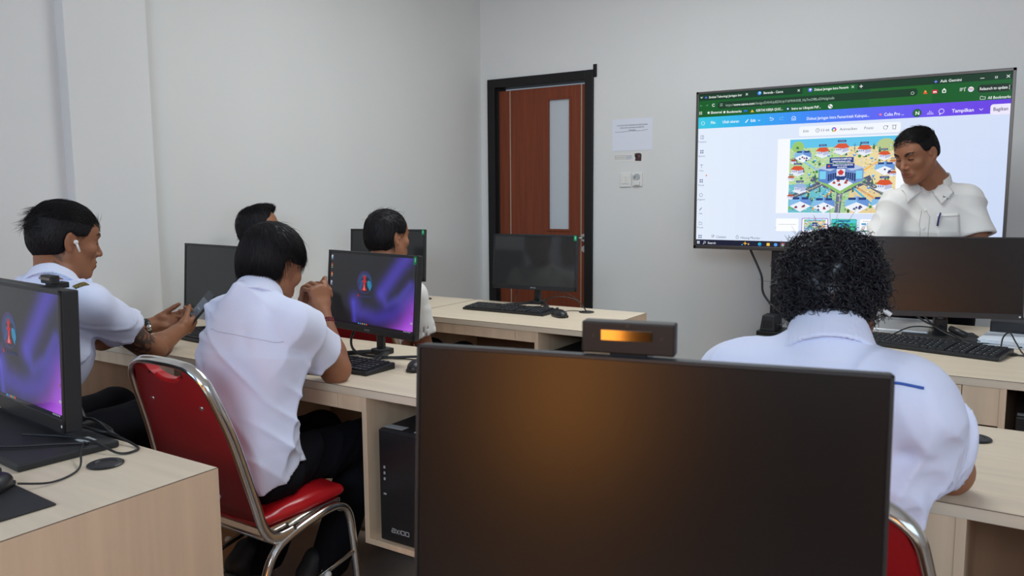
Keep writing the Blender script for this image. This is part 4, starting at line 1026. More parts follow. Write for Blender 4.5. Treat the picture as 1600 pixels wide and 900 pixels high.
MB().box(-.35, .31, .0, .04, 1.12, 1.20, .004).build('mounting_bar', M_blackmetal, t)
for xx in (-.34, .30):
    MB().box(xx-.025, xx+.025, -.33, .33, .06, .10, .004).build('base_rail', M_blackmetal, t)
    for yy in (-.30, .30):
        b = MB(); b.cyl((xx-.012, yy, .03), (xx+.012, yy, .03), .03); b.build('caster', M_rub, t)
t = empty('junction_box', 'black box standing on the left end of the television stand shelf', 'box', (-1.135, 4.33, .5852))
b = MB(); b.prism([(-.035, 0), (.045, 0), (.045, .085), (-.022, .085)], -.05, .05, 'y', .004); b.build('body', M_blk2, t)
b = MB(); b.box(-.02, .03, -.052, -.049, .02, .06, .001); b.build('cover', M_blk, t)

# ================================================================== PEOPLE
SK = np.array([.300, .125, .062])
class Head:
    def __init__(s, c, f, u=(0, 0, 1), sc=1.0):
        s.c = np.array(c, float); s.f = nrm(f); s.r = nrm(np.cross(s.f, u)); s.u = np.cross(s.r, s.f); s.sc = sc
        s.M = np.stack([s.r, s.f, s.u], 1)          # columns: local x,y,z axes
    def L(s, x, y, z): return s.c+s.M@(np.array([x, y, z])*s.sc)
    def inv(s, P): return (P-s.c)@s.M/s.sc
    def build(s, S, neck):
        L, c = s.L, s.sc; M = s.M
        E = lambda p, r, k=.015, op='u', rm=None: S.ell(L(*p), np.array(r)*c, M if rm is None else M@rm, k*c, op)
        C = lambda a, b, ra, rb, k=.012, op='u': S.cone(L(*a), L(*b), ra*c, rb*c, k*c, op)
        S.cone(neck, L(0, -.028, -.060), .056, .053*c, .02); S.cone(neck, L(0, .006, -.075), .048, .045*c, .03)
        E((0, -.010, .032), (.073, .091, .078)); E((0, .026, -.028), (.063, .066, .086), .03)
        E((0, .040, .035), (.062, .050, .055), .02)
        for x in (-1, 1):
            C((x*.056, .0, -.045), (x*.024, .064, -.098), .020, .016, .03); E((x*.042, .060, -.022), (.022, .020, .018), .02)
        E((0, .074, -.100), (.022, .016, .016), .02)
        C((-.034, .078, .022), (.034, .078, .022), .011, .011, .012)
        for x in (-1, 1): E((x*.031, .094, .005), (.019, .016, .012), .012, 's'); E((x*.031, .074, .004), (.0135, .0135, .0125), .004)
        C((0, .084, .012), (0, .104, -.026), .0068, .0095, .010); E((0, .106, -.031), (.0105, .010, .009), .006)
        for x in (-1, 1): E((x*.0125, .096, -.035), (.0075, .009, .007), .005); E((x*.007, .101, -.043), (.0035, .006, .004), .003, 's')
        E((0, .082, -.066), (.030, .016, .022), .014)
        C((-.019, .088, -.061), (.019, .088, -.061), .0042, .0042, .005); C((-.010, .0965, -.059), (.010, .0965, -.059), .0042, .0042, .004)
        C((-.015, .0925, -.0725), (.015, .0925, -.0725), .0058, .0058, .005)
        C((-.024, .094, -.0655), (.024, .094, -.0655), .0018, .0018, .003, 's')
        for x in (-1, 1):
            a = R(22)*x; rm = np.array([[math.cos(a), -math.sin(a), 0], [math.sin(a), math.cos(a), 0], [0, 0, 1]])
            E((x*.077, -.008, -.004), (.0075, .019, .032), .006, 'u', rm); E((x*.0845, -.003, -.002), (.005, .010, .019), .004, 's', rm)
            E((x*.079, -.004, -.028), (.006, .010, .011), .005, 'u', rm); E((x*.078, .008, -.006), (.004, .006, .007), .004, 'u', rm)
    def tint(s, P, col):
        q = s.inv(P)
        lip = (np.abs(q[:, 0]) < .023) & (q[:, 1] > .083) & (q[:, 2] < -.056) & (q[:, 2] > -.079)
        col[lip] = col[lip]*np.array([.80, .62, .66])
        stub = (q[:, 1] > -.01) & (q[:, 2] < .075) & (np.abs(q[:, 0]) < .1) & (np.linalg.norm(q, axis=1) < .15)
        brow = (q[:, 1] > .055) & (np.abs(np.abs(q[:, 0])-.031) < .018) & (np.abs(q[:, 2]-.024-.1*(.05-np.abs(q[:, 0]))) < .0036)
        col[brow] *= .6
        eye = (q[:, 1] > .070) & (np.abs(np.abs(q[:, 0])-.031) < .0125) & (np.abs(q[:, 2]-.0005) < .0022)
        col[eye] *= .15
        return col
    def brows(s, root, o, S):
        P = []
        for x in (-1, 1):
            for k in range(55):
                t = rng.random(); p = np.array([x*(.012+.036*t), .088-.016*t*t, .023+.007*math.sin(t*2.6)+rng.normal(0, .0016)])
                a = p; d = np.array([x*.008, -.002, .0015])
                P.append([a, a+d*.5, a+d])
        P = np.array(P); W_ = S.snap(s.c+(P.reshape(-1, 3)*s.sc)@s.M.T, 4); W_ = W_+S.grad(W_)*.0008
        link('eyebrows', strands(W_.reshape(P.shape), np.array([.0006, .0006, .0001]), o), M_hair, root)
def arm(S, sh, el, wr, rs=.046, re=.037, rw=.025):
    sh, el, wr = map(np.array, (sh, el, wr))
    S.cone(sh, el, rs, re, .02); S.ell(el, (re*1.02,)*3, k=.015)
    mid = el+(wr-el)*.28; S.cone(el, mid, re, re*1.02, .02); S.cone(mid, wr, re*1.02, rw, .02, flat=None)
def hand(S, wr, d, n, side, curl=(20, 25, 20), spread=.0, thumb=(.5, .6, .1), sc=1.0, per=None):
    """wr wrist, d towards the fingers, n out of the palm, side=+1/-1 puts the thumb on cross(d,n)*side"""
    d = nrm(d); n = np.array(n, float); n = nrm(n-d*(n@d)); t = np.cross(d, n)*side; wr = np.array(wr, float)
    Lc = lambda a, b, c: wr+(d*a+t*b+n*c)*sc
    for b, rr in ((.027, .0115), (.009, .012), (-.009, .012), (-.026, .0105)):
        S.cone(Lc(.008, b*.55, 0), Lc(.083-abs(b-.009)*.25, b, 0), .013*sc, rr*sc, .012)
    S.cone(wr-d*.02, Lc(.02, 0, 0), .024, .021*sc, .02, flat=(n, .72))
    S.ell(Lc(.035, .022, .008), np.array([.020, .020, .014])*sc, k=.012); S.ell(Lc(.035, -.018, .006), np.array([.018, .016, .011])*sc, k=.012)
    tips = []
    for i, (b, Ls, r0) in enumerate(((.028, (.043, .026, .021), .0086), (.009, (.047, .030, .022), .0089), (-.010, (.043, .027, .021), .0084), (-.027, (.034, .021, .018), .0074))):
        cu = curl if per is None else per[i]
        p = Lc(.083-abs(b-.009)*.25, b, 0); ang = 0; dd = nrm(d+t*spread*(b/.03)); r = r0*sc
        for j, Lf in enumerate(Ls):
            ang += R(cu[j]); v = dd*math.cos(ang)+n*math.sin(ang); q = p+v*Lf*sc; r2 = r*.90
            S.cone(p, q, r, r2, .0035); p, r = q, r2
        tips.append(p)
    p = Lc(.022, .024, .004); v = nrm(d*thumb[0]+t*thumb[1]+n*thumb[2])
    q = p+v*.040*sc; S.cone(p, q, .0135*sc, .0105*sc, .008)
    v2 = nrm(v+d*.35+n*thumb[2]); q2 = q+v2*.030*sc; S.cone(q, q2, .0103*sc, .0092*sc, .004)
    v3 = nrm(v2+n*.15+d*.2); S.cone(q2, q2+v3*.024*sc, .0092*sc, .0074*sc, .004)
    return tips
def folds(scale=1.0, amp=.003, dirn=(0, 0, 1), seed=0):
    r = np.random.default_rng(seed); d0 = nrm(dirn); W_ = [(nrm(d0+r.normal(0, .45, 3)), r.uniform(38, 85)/scale, r.uniform(0, 6)) for _ in range(5)]
    U_ = [(r.normal(0, 14, 3)/scale, r.uniform(0, 6)) for _ in range(3)]; A_ = [(r.normal(0, 9, 3)/scale, r.uniform(0, 6)) for _ in range(5)]
    def f(P):
        w = sum(np.sin(P@u+p) for u, p in U_); out = np.zeros(len(P))
        for (v, k, p), (ua, pa) in zip(W_, A_):
            m = np.clip(np.sin(P@ua+pa), 0, 1); out -= (1-np.abs(np.sin(P@v*k*.5+w*.8+p)))**2.2*m
        return out*amp
    return f
def groove(S, a, b, w, amp):
    a, b = np.array(a, float), np.array(b, float); ab = b-a
    def f(P):
        t = np.clip(((P-a)@ab)/(ab@ab), 0, 1); v = P-a-t[:, None]*ab
        return amp*np.exp(-(v*v).sum(1)/(w*w))*np.clip(4*t*(1.15-t), .2, 1)
    S.disp(f)
def torso(S, hip, chest, neck, shL, shR, front, grow=0.0, wh=.155, wc=.160, k=.03, belly=0):
    """flattened cones from hips to chest and a shoulder yoke; front = forward direction of the chest"""
    hip, chest, neck, shL, shR = map(np.array, (hip, chest, neck, shL, shR)); f = nrm(front)
    mid = (hip+chest)/2+f*belly
    S.cone(hip, mid, wh+grow, wh*.93+grow, k, flat=(f, .68)); S.cone(mid, chest, wh*.93+grow, wc+grow, k, flat=(f, .66))
    c2 = chest+(neck-chest)*.42; S.cone(chest, c2, wc+grow, .115+grow*.6, k, flat=(f, .68))
    S.cone(shL, shR, .050+grow*.5, .050+grow*.5, .03); S.cone(neck-f*.01-(neck-c2)*.15, c2, .050+grow*.4, .080+grow*.5, .03)
    for s_ in (shL, shR): S.cone(s_, neck+(s_-neck)*.25-(neck-c2)*.12, .050+grow*.6, .040+grow*.5, .025)
def sleeve(S, sh, el, t, r0=.070, r1=.072, k=.03, thick=.006):
    """short sleeve along the upper arm ending at fraction t, with an open hem"""
    sh, el = np.array(sh), np.array(el); e = sh+(el-sh)*t; d = nrm(el-sh)
    return (sh, e, d, r0, r1, k)
def shirt_build(S, sleeves):
    for sh, e, d, r0, r1, k in sleeves: S.cone(sh, e, r0, r1, k)
    for sh, e, d, r0, r1, k in sleeves:
        # cut the round end off with a slab and hollow the opening
        S._a((lambda P, e=e, d=d, r=r1: np.maximum((e-P)@d, np.linalg.norm(P-e-((P-e)@d)[:, None]*d, axis=1)-r-.03)), e-.12, e+.12, .003, 's')
        S.cone(e-d*.025, e+d*.02, r1-.010, r1-.006, .004, 's')
def hair_cap(h, grow=.0, front=.050, nape=-.062, top=0, sideb=.012):
    S = SDF(); L, c, M = h.L, h.sc, h.M
    S.ell(L(0, -.012, .036), np.array([.079+grow, .097+grow, .080+grow+top])*c, M, .01)
    S.ell(L(0, -.028, -.012), np.array([.075+grow, .076+grow, .066])*c, M, .03)
    S.ell(L(0, .115, -.042), np.array([.100, .090, .100])*c, M, .010, 's')         # the face
    for x in (-1, 1):
        S.box(L(x*.09, .045, -.045), np.array([.05, .042, .060])*c, .01, M, .010, 's')  # in front of the ears
        S.ell(L(x*.084, -.006, -.010), np.array([.022, .021, .034])*c, M, .006, 's')     # the ears
    S.cut(L(0, 0, nape), -h.u+h.f*.35, .02)
    return S
def comb(h, V, N_, flow, n, lmin, lmax, grav=.35, lift=.10, jit=.15, K=6, r=.0011, keep=None):
    """strands lying on the scalp; flow(q)->local direction"""
    q = h.inv(V)
    m = np.ones(len(V), bool) if keep is None else keep(q)
    idx = np.nonzero(m)[0]; idx = rng.choice(idx, n); P0 = V[idx]; Nn = N_[idx]; q = q[idx]
    F = flow(q)+rng.normal(0, jit, q.shape); F = F@h.M.T; F -= Nn*(F*Nn).sum(1)[:, None]; F /= np.maximum(np.linalg.norm(F, axis=1), 1e-6)[:, None]
    ln = rng.uniform(lmin, lmax, len(P0))[:, None]; out = []
    lf = lift*rng.uniform(.3, 1.6, (len(P0), 1))
    for k in range(K):
        t = k/(K-1); p = P0+F*ln*t+Nn*ln*(lf*t-.35*t*t*(1-lf))+np.array([0, 0, -1])*grav*ln*t*t*.6
        out.append(p)
    return np.stack(out, 1), np.linspace(1, .15, K)*r
def build_hair(root, o, h, S, res, parts, name='hair', label=None):
    lo = h.c-.16*h.sc-.02; hi = h.c+.16*h.sc+.02
    cap = S.mesh(lo, hi, res, None, o, 'hair'); V = S.V; G = S.grad(V)
    ms = [cap]+[strands(*comb(h, V, G, **p), o) for p in parts]
    ob = link(name, join_meshes('hair', ms), M_hair, root, label); return ob
def patch(S, c4, nu, nv, off, thick, o, name, m, root, label=None):
    """thin cloth piece laid on surface S: bilinear grid between four corners, snapped and lifted"""
    a, b, c, d = map(np.array, c4); G = np.array([[(a*(1-u)+b*u)*(1-v)+(d*(1-u)+c*u)*v for u in np.linspace(0, 1, nu+1)] for v in np.linspace(0, 1, nv+1)]).reshape(-1, 3)
    Q = S.snap(G); g = S.grad(Q); top = Q+g*off; bot = Q+g*(off-thick)
    bm_ = bmesh.new(); VT = [bm_.verts.new(p-np.array(o)) for p in top]; VB = [bm_.verts.new(p-np.array(o)) for p in bot]
    w = nu+1
    for j in range(nv):
        for i in range(nu):
            q = [j*w+i, j*w+i+1, (j+1)*w+i+1, (j+1)*w+i]; bm_.faces.new([VT[k] for k in q]); bm_.faces.new([VB[k] for k in q[::-1]])
    ring = [i for i in range(nu)]+[j*w+nu for j in range(nv)]+[nv*w+nu-i for i in range(nu)]+[(nv-j)*w for j in range(nv)]
    for k in range(len(ring)):
        p, q = ring[k], ring[(k+1) % len(ring)]; bm_.faces.new([VT[p], VB[p], VB[q], VT[q]])
    bmesh.ops.recalc_face_normals(bm_, faces=bm_.faces)
    me = bpy.data.meshes.new(name); bm_.to_mesh(me); bm_.free(); return link(name, me, m, root, label, True)
def strip_on(S, pts, w, off, o, name, m, root, label=None, n=24):
    """narrow band following pts on surface S"""
    pts = np.array(pts); t = np.linspace(0, len(pts)-1, n); P = np.stack([np.interp(t, np.arange(len(pts)), pts[:, i]) for i in range(3)], 1)
    Q = S.snap(P); g = S.grad(Q); Q = Q+g*off; b = MB(); b.tube([tuple(q-np.array(o)) for q in Q], w, 6, 0); return b.build(name, m, root, label)
def shoe(S, heel, toe, up_, w=.040):
    heel, toe, u = np.array(heel, float), np.array(toe, float), nrm(up_); f = nrm(toe-heel); L = np.linalg.norm(toe-heel)
    S.cone(heel+f*.035+u*.035, heel+f*L*.45+u*.032, .036, .037, .02); S.cone(heel+f*L*.45+u*.030, toe-f*.035+u*.022, .040, .030, .02, flat=(u, .75))
    S.cone(heel+f*.035+u*.04, heel+f*.04+u*.085, .036, .038, .02)
def person(label, loc):
    o = (loc[0], loc[1], 0.0); return empty('person', label, 'person', o), np.array(o)
def skincol(h, extra=None, base=SK):
    def f(P):
        n = np.sin(P@np.array([37., 29, 41]))*np.sin(P@np.array([-31., 43, 23])); col = base*(1+.05*n)[:, None]
        col = h.tint(P, col)
        if extra: col = extra(P, col)
        return col
    return f
def short_flow(q):
    t = np.clip((q[:, 2]-.05)/.05, 0, 1)[:, None]
    side = np.stack([q[:, 0]*0, -.25+0*q[:, 0], -1+0*q[:, 0]], 1); topf = np.stack([q[:, 0]*3, np.ones(len(q))*.9, np.ones(len(q))*.1], 1)
    return side*(1-t)+topf*t

# ---------------------------------------------------------------- man with the phone at the left
def man_with_phone():
    t, o = person('young man in white short-sleeved shirt with tattooed arm, at left, looking down at a phone', (-2.55, 1.28))
    h = Head((-2.545, 1.345, 1.190), (.20, .95, -.20)); neck = (-2.515, 1.290, 1.080)
    shR, shL = (-2.385, 1.315, .998), (-2.705, 1.345, .998); elR, elL = (-2.495, 1.585, .797), (-2.86, 1.62, .80)
    wrR, wrL = (-2.622, 1.775, .826), (-2.815, 1.80, .830)
    hip, chest = (-2.58, 1.13, .56), (-2.545, 1.255, .88); fr = (.05, .95, .22)
    S = SDF(); h.build(S, neck); torso(S, hip, chest, neck, shL, shR, fr, -.012)
    arm(S, shR, elR, wrR, .048, .040, .026); arm(S, shL, elL, wrL, .046, .038, .026)
    hand(S, wrR, (-.22, .92, .16), (-.80, -.25, .45), 1, thumb=(.75, .25, .35), per=((38, 45, 30), (48, 50, 30), (55, 50, 30), (60, 50, 30)))
    hand(S, wrL, (.50, .80, .12), (.75, -.40, .55), -1, thumb=(.85, .35, .25), per=((25, 25, 20), (35, 35, 25), (42, 40, 25), (48, 40, 25)))
    for x, y in ((-2.70, 1.55), (-2.47, 1.55)): S.cone((hip[0]+(x-hip[0])*.5, 1.10, .54), (x, y, .56), .07, .055, .03); S.cone((x, y, .55), (x, y+.05, .12), .05, .04, .02)
    e = np.array(elR); s_ = np.array(shR)
    def tat(P, col):
        tt = ((P-s_)@(e-s_))/((e-s_)@(e-s_)); n = np.sin(P@np.array([210., 90, 160]))+np.sin(P@np.array([-120., 200, 90])+2*np.sin(P[:, 2]*150))
        m = (tt > .50) & (tt < .86) & (P[:, 0] > -2.52) & (n > -.9+np.clip((tt-.7)*9, -1, 2)) & (np.linalg.norm(P-s_-(tt[:, None])*(e-s_), axis=1) < .07)
        col[m] = col[m]*.25+np.array([.012, .022, .026])
        q = h.inv(P); m = (q[:, 0] > .035) & (np.abs(q[:, 1]+.030+.25*(q[:, 2]+.08)) < .013) & (q[:, 2] < -.045) & (q[:, 2] > -.100) & (np.sin(q[:, 2]*220+q[:, 1]*160) > -.4)
        col[m] = col[m]*.45+np.array([.02, .025, .025]); return col
    link('body', S.mesh((-3.05, .85, .05), (-2.25, 2.06, 1.34), .0042, skincol(h, tat), o), M_skin, t)
    # shirt
    Q = SDF(); torso(Q, (-2.58, 1.12, .52), chest, (-2.515, 1.280, 1.062), shL, shR, fr, .014)
    shirt_build(Q, [sleeve(Q, shR, elR, .50, .058, .066), sleeve(Q, shL, elL, .50, .058, .064)])
    Q.cone(np.array(neck)+[.0, .01, .0], h.L(0, -.01, -.06), .056, .062, .006, 's'); Q.cut((0, 0, .47), (0, 0, -1)); Q.disp(folds(1.1, .009, (.3, .5, .8), 4)); Q.disp(folds(2.2, .008, (.3, .9, .4), 14))
    link('shirt', Q.mesh((-3.0, .80, .42), (-2.25, 1.85, 1.14), .0055, None, o), M_shirt, t)
    collar(t, o, h, neck, (-2.515, 1.286, 1.058), .072, .063, .036)
    patch(Q, [(-2.385, 1.270, 1.060), (-2.378, 1.304, 1.058), (-2.362, 1.308, 1.046), (-2.369, 1.274, 1.048)], 5, 4, .003, .003, o, 'shoulder_badge', M_badge, t, 'small olive and gold shoulder badge')
    # trousers
    T_ = SDF(); T_.ell((-2.60, 1.10, .52), (.17, .14, .10), k=.04)
    for x in (-2.70, -2.47): T_.cone((-2.60+(x+2.60)*.6, 1.12, .53), (x, 1.56, .575), .085, .070, .04); T_.cone((x, 1.56, .57), (x+.02, 1.60, .10), .068, .062, .03)
    T_.disp(folds(1, .004, (0, 1, 0), 8)); link('trousers', T_.mesh((-2.9, .88, .02), (-2.28, 1.75, .70), .009, None, o), M_pants, t)
    for x in (-2.68, -2.45):
        F_ = SDF(); shoe(F_, (x, 1.53, 0), (x+.01, 1.80, 0), (0, 0, 1)); F_.cut((0, 0, .001), (0, 0, -1)); link('shoe', F_.mesh((x-.08, 1.45, -.01), (x+.1, 1.87, .16), .008, None, o), M_shoe, t)
    H = hair_cap(h, .003, nape=-.050, top=.004)
    fl_t = lambda q: np.stack([q[:, 0]*1.5, np.ones(len(q))*1.0, .15+0*q[:, 0]], 1)
    build_hair(t, o, h, H, .0045, [dict(flow=short_flow, n=4200, lmin=.012, lmax=.024, lift=.06, r=.0009),
        dict(flow=fl_t, n=2600, lmin=.025, lmax=.05, lift=.14, grav=.10, r=.0009, keep=lambda q: (q[:, 2] > .055)),
        dict(flow=lambda q: np.stack([q[:, 0]*0, -np.ones(len(q)), -.3+0*q[:, 0]], 1), n=160, lmin=.02, lmax=.045, lift=.5, grav=0, r=.0007, keep=lambda q: (q[:, 1] < -.09) & (q[:, 2] > .02))])
    h.brows(t, o, S)
    # ear bud
    b = MB(); p = h.L(.086, .006, -.004)-o; q = h.L(.090, .020, -.032)-o
    b.ell(tuple(p), (.007, .007, .007)); b.cyl(tuple(p), tuple(q), .0035, .003, 12); b.build('earbud', M_earbud, t, 'white wireless earbud')
    # watch on the left wrist
    b = MB(); w = np.array(wrL)+(np.array(elL)-np.array(wrL))*.14-o; d = nrm(np.array(wrL)-np.array(elL)); a1 = nrm(np.cross(d, (0, 0, 1))); a2 = np.cross(a1, d)
    ring_tube(b, w, a1, a2, d, .030, .0028, .0105)
    b.build('watch_strap', M_blk, t); b = MB(); c = w+a1*.031*np.sign((a1@np.array([1, -1, 0]))); b.ell(tuple(c), (.012, .012, .013)); b.build('watch_buckle', M_nickel, t)
    # phone, held
    ph = empty('smartphone', 'dark smartphone held in both hands of the man at the left', 'phone', (-2.625, 1.875, .898)); ph.rotation_euler = (R(-38), R(14), R(-20))
    MB().box(-.036, .036, -.0042, .0042, -.076, .076, .004, 3).build('case', M_blk, ph)
    fl = Flat((-.033, -.0045, .072), (.001, 0, 0), (0, 0, -.001), (0, -1, 0), .0001); fl.rect(0, 0, 66, 144, '2f343c', 1, 5); fl.rect(3, 30, 63, 112, '67727f', 2, 2); fl.rect(20, 70, 46, 76, '8e98a5', 3); fl.build('display', M_phone, ph)
def ring_tube(b, c, a1, a2, d, r, tw, hw):
    P = [tuple(c+(a1*math.cos(k*math.pi/12)+a2*math.sin(k*math.pi/12))*r) for k in range(25)]
    b.tube(P, (hw, tw), 10, 0, flat=tuple(d))
def collar(t, o, h, neck, base, r0=.070, r1=.060, hgt=.040, tiltb=.0, open_front=True, m=None):
    """folded shirt collar standing around the neck, open at the throat"""
    base = np.array(base, float); ax = nrm(h.L(0, -.02, -.06)-base); top = base+ax*(hgt+.012); f = nrm(h.f-ax*(h.f@ax)); r = np.cross(f, ax)
    S = SDF()
    for ra, rb, z0, z1, dz in ((r0-.004, r1-.004, -.01, 1.0, 0), (r0+.010, r1+.001, .0, .98, .0)):
        N = 40; prev = None
        for k in range(N+1):
            a = R(-148+296*k/N)                # measured from the back of the neck
            dirv = -f*math.cos(a)+r*math.sin(a); drop = -.030*max(0, abs(math.degrees(a))-70)/78
            p0 = base+dirv*ra+ax*drop*1.0; p1 = base+ax*(hgt+drop*.9)+dirv*rb
            if k % 1 == 0 and prev is not None: pass
            S.cone(p0, p1, .0045, .0042, .006); prev = p0
    # collar points spreading at the front
    if open_front:
        for sx in (-1, 1):
            p = base+f*.052+r*sx*.030+ax*.002; q = base+f*.098+r*sx*.058-ax*.045; w = base+f*.075+r*sx*.085-ax*.012
            S.cone(p, q, .0045, .004, .01); S.cone(p, w, .0045, .004, .01); S.cone(q, w, .004, .004, .01); S.cone((p+w)/2, q, .005, .004, .012)
    lo = base-.15; hi = base+.16; return link('collar', S.mesh(lo, hi, .0042, None, o), m or M_shirt, t)
M_badge = mat('badge_cloth', (.16, .12, .03), .7, var=.7, vscale=(160, 160, 160))
M_earbud = mat('earbud_white', (.78, .77, .74), .35)
M_phone = attrmat('phone_glass', .12, .5)
M_bead = mat('red_thread', (.20, .02, .03), .6, var=.9, vscale=(300, 300, 300))
M_blue = mat('blue_piping', (.03, .10, .42), .6)
M_pen = mat('pen_blue', (.03, .03, .16), .35)
M_print_w = mat('shoe_print', (.42, .44, .46), .7)

# ---------------------------------------------------------------- man with clasped hands on the red chair
def man_clasped():
    t, o = person('man in white shirt and black trousers on a red chair, chin on his clasped hands', (-1.88, 1.40))
    h = Head((-1.888, 1.605, 1.120), (.02, .93, -.36), (0.06, 0, 1), .98); neck = (-1.865, 1.530, 1.035)
    shR, shL = (-1.722, 1.535, .955), (-2.010, 1.550, .950); elR, elL = (-1.772, 1.735, .787), (-2.12, 1.76, .787)
    wrR, wrL = (-1.857, 1.765, .952), (-1.955, 1.785, .955)
    hip, chest = (-1.855, 1.450, .550), (-1.862, 1.500, .870); fr = (.02, .98, -.15)
    S = SDF(); h.build(S, neck); torso(S, hip, chest, neck, shL, shR, fr, -.012)
    arm(S, shR, elR, wrR, .048, .042, .027); arm(S, shL, elL, wrL, .046, .038, .027)
    hand(S, wrR, (-.22, .05, 1), (-1, .15, -.1), -1, thumb=(.9, .25, .1), per=((62, 62, 30), (66, 62, 30), (70, 62, 30), (72, 60, 30)))
    hand(S, wrL, (.30, .05, 1), (1, .10, .05), 1, thumb=(.9, .25, .1), per=((60, 58, 30), (62, 60, 30), (66, 60, 30), (70, 60, 30)))
    for x, y, yf in ((-1.80, 1.89, 1.715), (-2.0, 1.88, 1.60)):
        S.cone((hip[0]+(x-hip[0])*.7, 1.44, .53), (x, y-.01, .52), .05, .035, .03); S.cone((x, y-.01, .53), (x-.01, yf, .12), .032, .028, .02)
    link('body', S.mesh((-2.25, 1.15, .06), (-1.62, 2.02, 1.33), .0042, skincol(h), o), M_skin, t)
    Q = SDF(); torso(Q, (-1.853, 1.440, .53), chest, (-1.865, 1.520, 1.015), shL, shR, fr, .014, belly=-.01)
    Q.cone((-1.853, 1.44, .62), (-1.85, 1.45, .50), .165, .188, .03, flat=((0, 1, 0), .72))
    shirt_build(Q, [sleeve(Q, shR, elR, .60, .056, .064), sleeve(Q, shL, elL, .60, .058, .064)])
    Q.cone(neck, h.L(0, -.01, -.06), .055, .062, .006, 's')
    Q.cut((0, 1.36, .532), (0, .30, -1))
    Q.disp(folds(1.2, .009, (.2, .1, 1), 11)); Q.disp(folds(2.4, .011, (.1, -.3, 1), 5))
    for a, b_, r_ in (((-1.715, 1.47, .86), (-1.80, 1.395, .78), .010), ((-1.69, 1.46, .76), (-1.80, 1.38, .68), .010), ((-1.70, 1.45, .67), (-1.84, 1.36, .61), .009), ((-1.96, 1.40, .86), (-1.90, 1.37, .74), .008), ((-1.80, 1.41, .98), (-1.77, 1.40, .90), .007)): groove(Q, a, b_, .017, .008)
    link('shirt', Q.mesh((-2.24, 1.02, .40), (-1.58, 1.80, 1.14), .005, None, o), M_shirt, t)
    collar(t, o, h, neck, (-1.866, 1.526, 1.014), .073, .063, .052)
    strip_on(Q, [(-1.68, 1.45, .925), (-1.76, 1.43, .93), (-1.86, 1.42, .935), (-1.96, 1.43, .93), (-2.05, 1.47, .92)], .0014, .0006, o, 'yoke_seam', M_seam, t)
    T_ = SDF(); T_.ell((-1.855, 1.45, .525), (.180, .14, .080), k=.04)
    for x, y, yf in ((-1.800, 1.890, 1.715), (-2.0, 1.88, 1.60)):
        T_.cone((-1.855+(x+1.855)*.75, 1.46, .525), (x, y, .518), .086, .066, .05); T_.cone((x, y, .510), (x-.01, yf, .15), .070, .062, .03)
        T_.cut((x, yf, .135), (0, 0, -1), .004)
    patch(T_, [(-1.735, 1.485, .640), (-1.700, 1.570, .640), (-1.690, 1.560, .575), (-1.710, 1.480, .570)], 8, 8, .010, .003, o, 'shirt_tail', M_shirt, t)
    T_.disp(folds(1.1, .006, (.3, 1, .2), 21)); link('trousers', T_.mesh((-2.17, 1.16, .08), (-1.64, 2.06, .70), .0065, None, o), M_pants, t)
    for nm, hl, tp, u in (('shoe', (-1.835, 1.600, .125), (-1.815, 1.80, .004), (0, .6, 1)), ('shoe', (-2.02, 1.48, .165), (-2.01, 1.67, .012), (0, .8, 1))):
        F_ = SDF(); shoe(F_, hl, tp, u); F_.cut((0, 0, .002), (0, 0, -1)); ob = link('shoe', F_.mesh(np.array(hl)-.12, np.array(tp)+[.12, .12, .26], .006, None, o), M_shoe, t)
        f = nrm(np.array(tp)-hl); u_ = nrm(u); G_ = SDF(); G_.cone(np.array(hl)+f*.03-u_*.004, np.array(tp)-f*.03-u_*.004, .037, .038, .02, flat=(u_, .30))
        lk = link('sole', G_.mesh(np.array(hl)-.1, np.array(tp)+[.1, .1, .2], .006, None, o), M_sole, ob)
    b = MB()
    for k in range(26):
        p = np.array([-1.76+rng.uniform(-.02, .02), 1.71+rng.uniform(-.06, .06), .0]); p[2] = .14-.5*(p[1]-1.68)+rng.uniform(-.02, .02); p = F_snap_right(p); q = p+rng.normal(0, .010, 3); b.tube([tuple(p-o), tuple((p+q)/2+rng.normal(0, .003, 3)-o), tuple(q-o)], .0012, 5, 2)
    b.build('shoe_print', M_print_w, t, 'white sketchy print on the shoe')
    H = hair_cap(h, .008, nape=-.072, top=.004)
    whorl = lambda q: np.stack([q[:, 0]*6, (q[:, 1]+.045)*6+.4, -np.ones(len(q))*(.3+np.clip(.09-q[:, 2], 0, 1)*12)], 1)
    build_hair(t, o, h, H, .0045, [dict(flow=whorl, n=5200, lmin=.035, lmax=.065, lift=.05, grav=.45, jit=.12, r=.0010, keep=lambda q: ~((np.abs(q[:, 0]) > .045) & (q[:, 1] > -.035) & (q[:, 2] < .055)) & (q[:, 1] < .050)),
        dict(flow=lambda q: np.stack([q[:, 0]*4, np.ones(len(q)), -.2+0*q[:, 0]], 1), n=900, lmin=.022, lmax=.040, lift=.04, grav=.75, jit=.13, r=.0009, keep=lambda q: (q[:, 1] > .02) & (q[:, 2] > .06)),
        dict(flow=whorl, n=90, lmin=.02, lmax=.045, lift=.35, grav=.3, jit=.4, r=.0006, keep=lambda q: q[:, 2] > .05)])
    h.brows(t, o, S)
    d = nrm(np.array(wrR)-np.array(elR)); w = np.array(wrR)-d*.035-o; a1 = nrm(np.cross(d, (0, 0, 1))); a2 = np.cross(a1, d); b = MB()
    for k in range(26):
        a = 2*math.pi*k/26; b.ell(tuple(w+(a1*math.cos(a)+a2*math.sin(a))*.0305), (.0042,)*3, u=8, v=6)
    for k in range(26):
        a = 2*math.pi*(k+.5)/26; b.ell(tuple(w+d*.008+(a1*math.cos(a)+a2*math.sin(a))*.0305), (.0036,)*3, u=8, v=6)
    b.build('bracelet', M_bead, t, 'dark red braided bracelet')
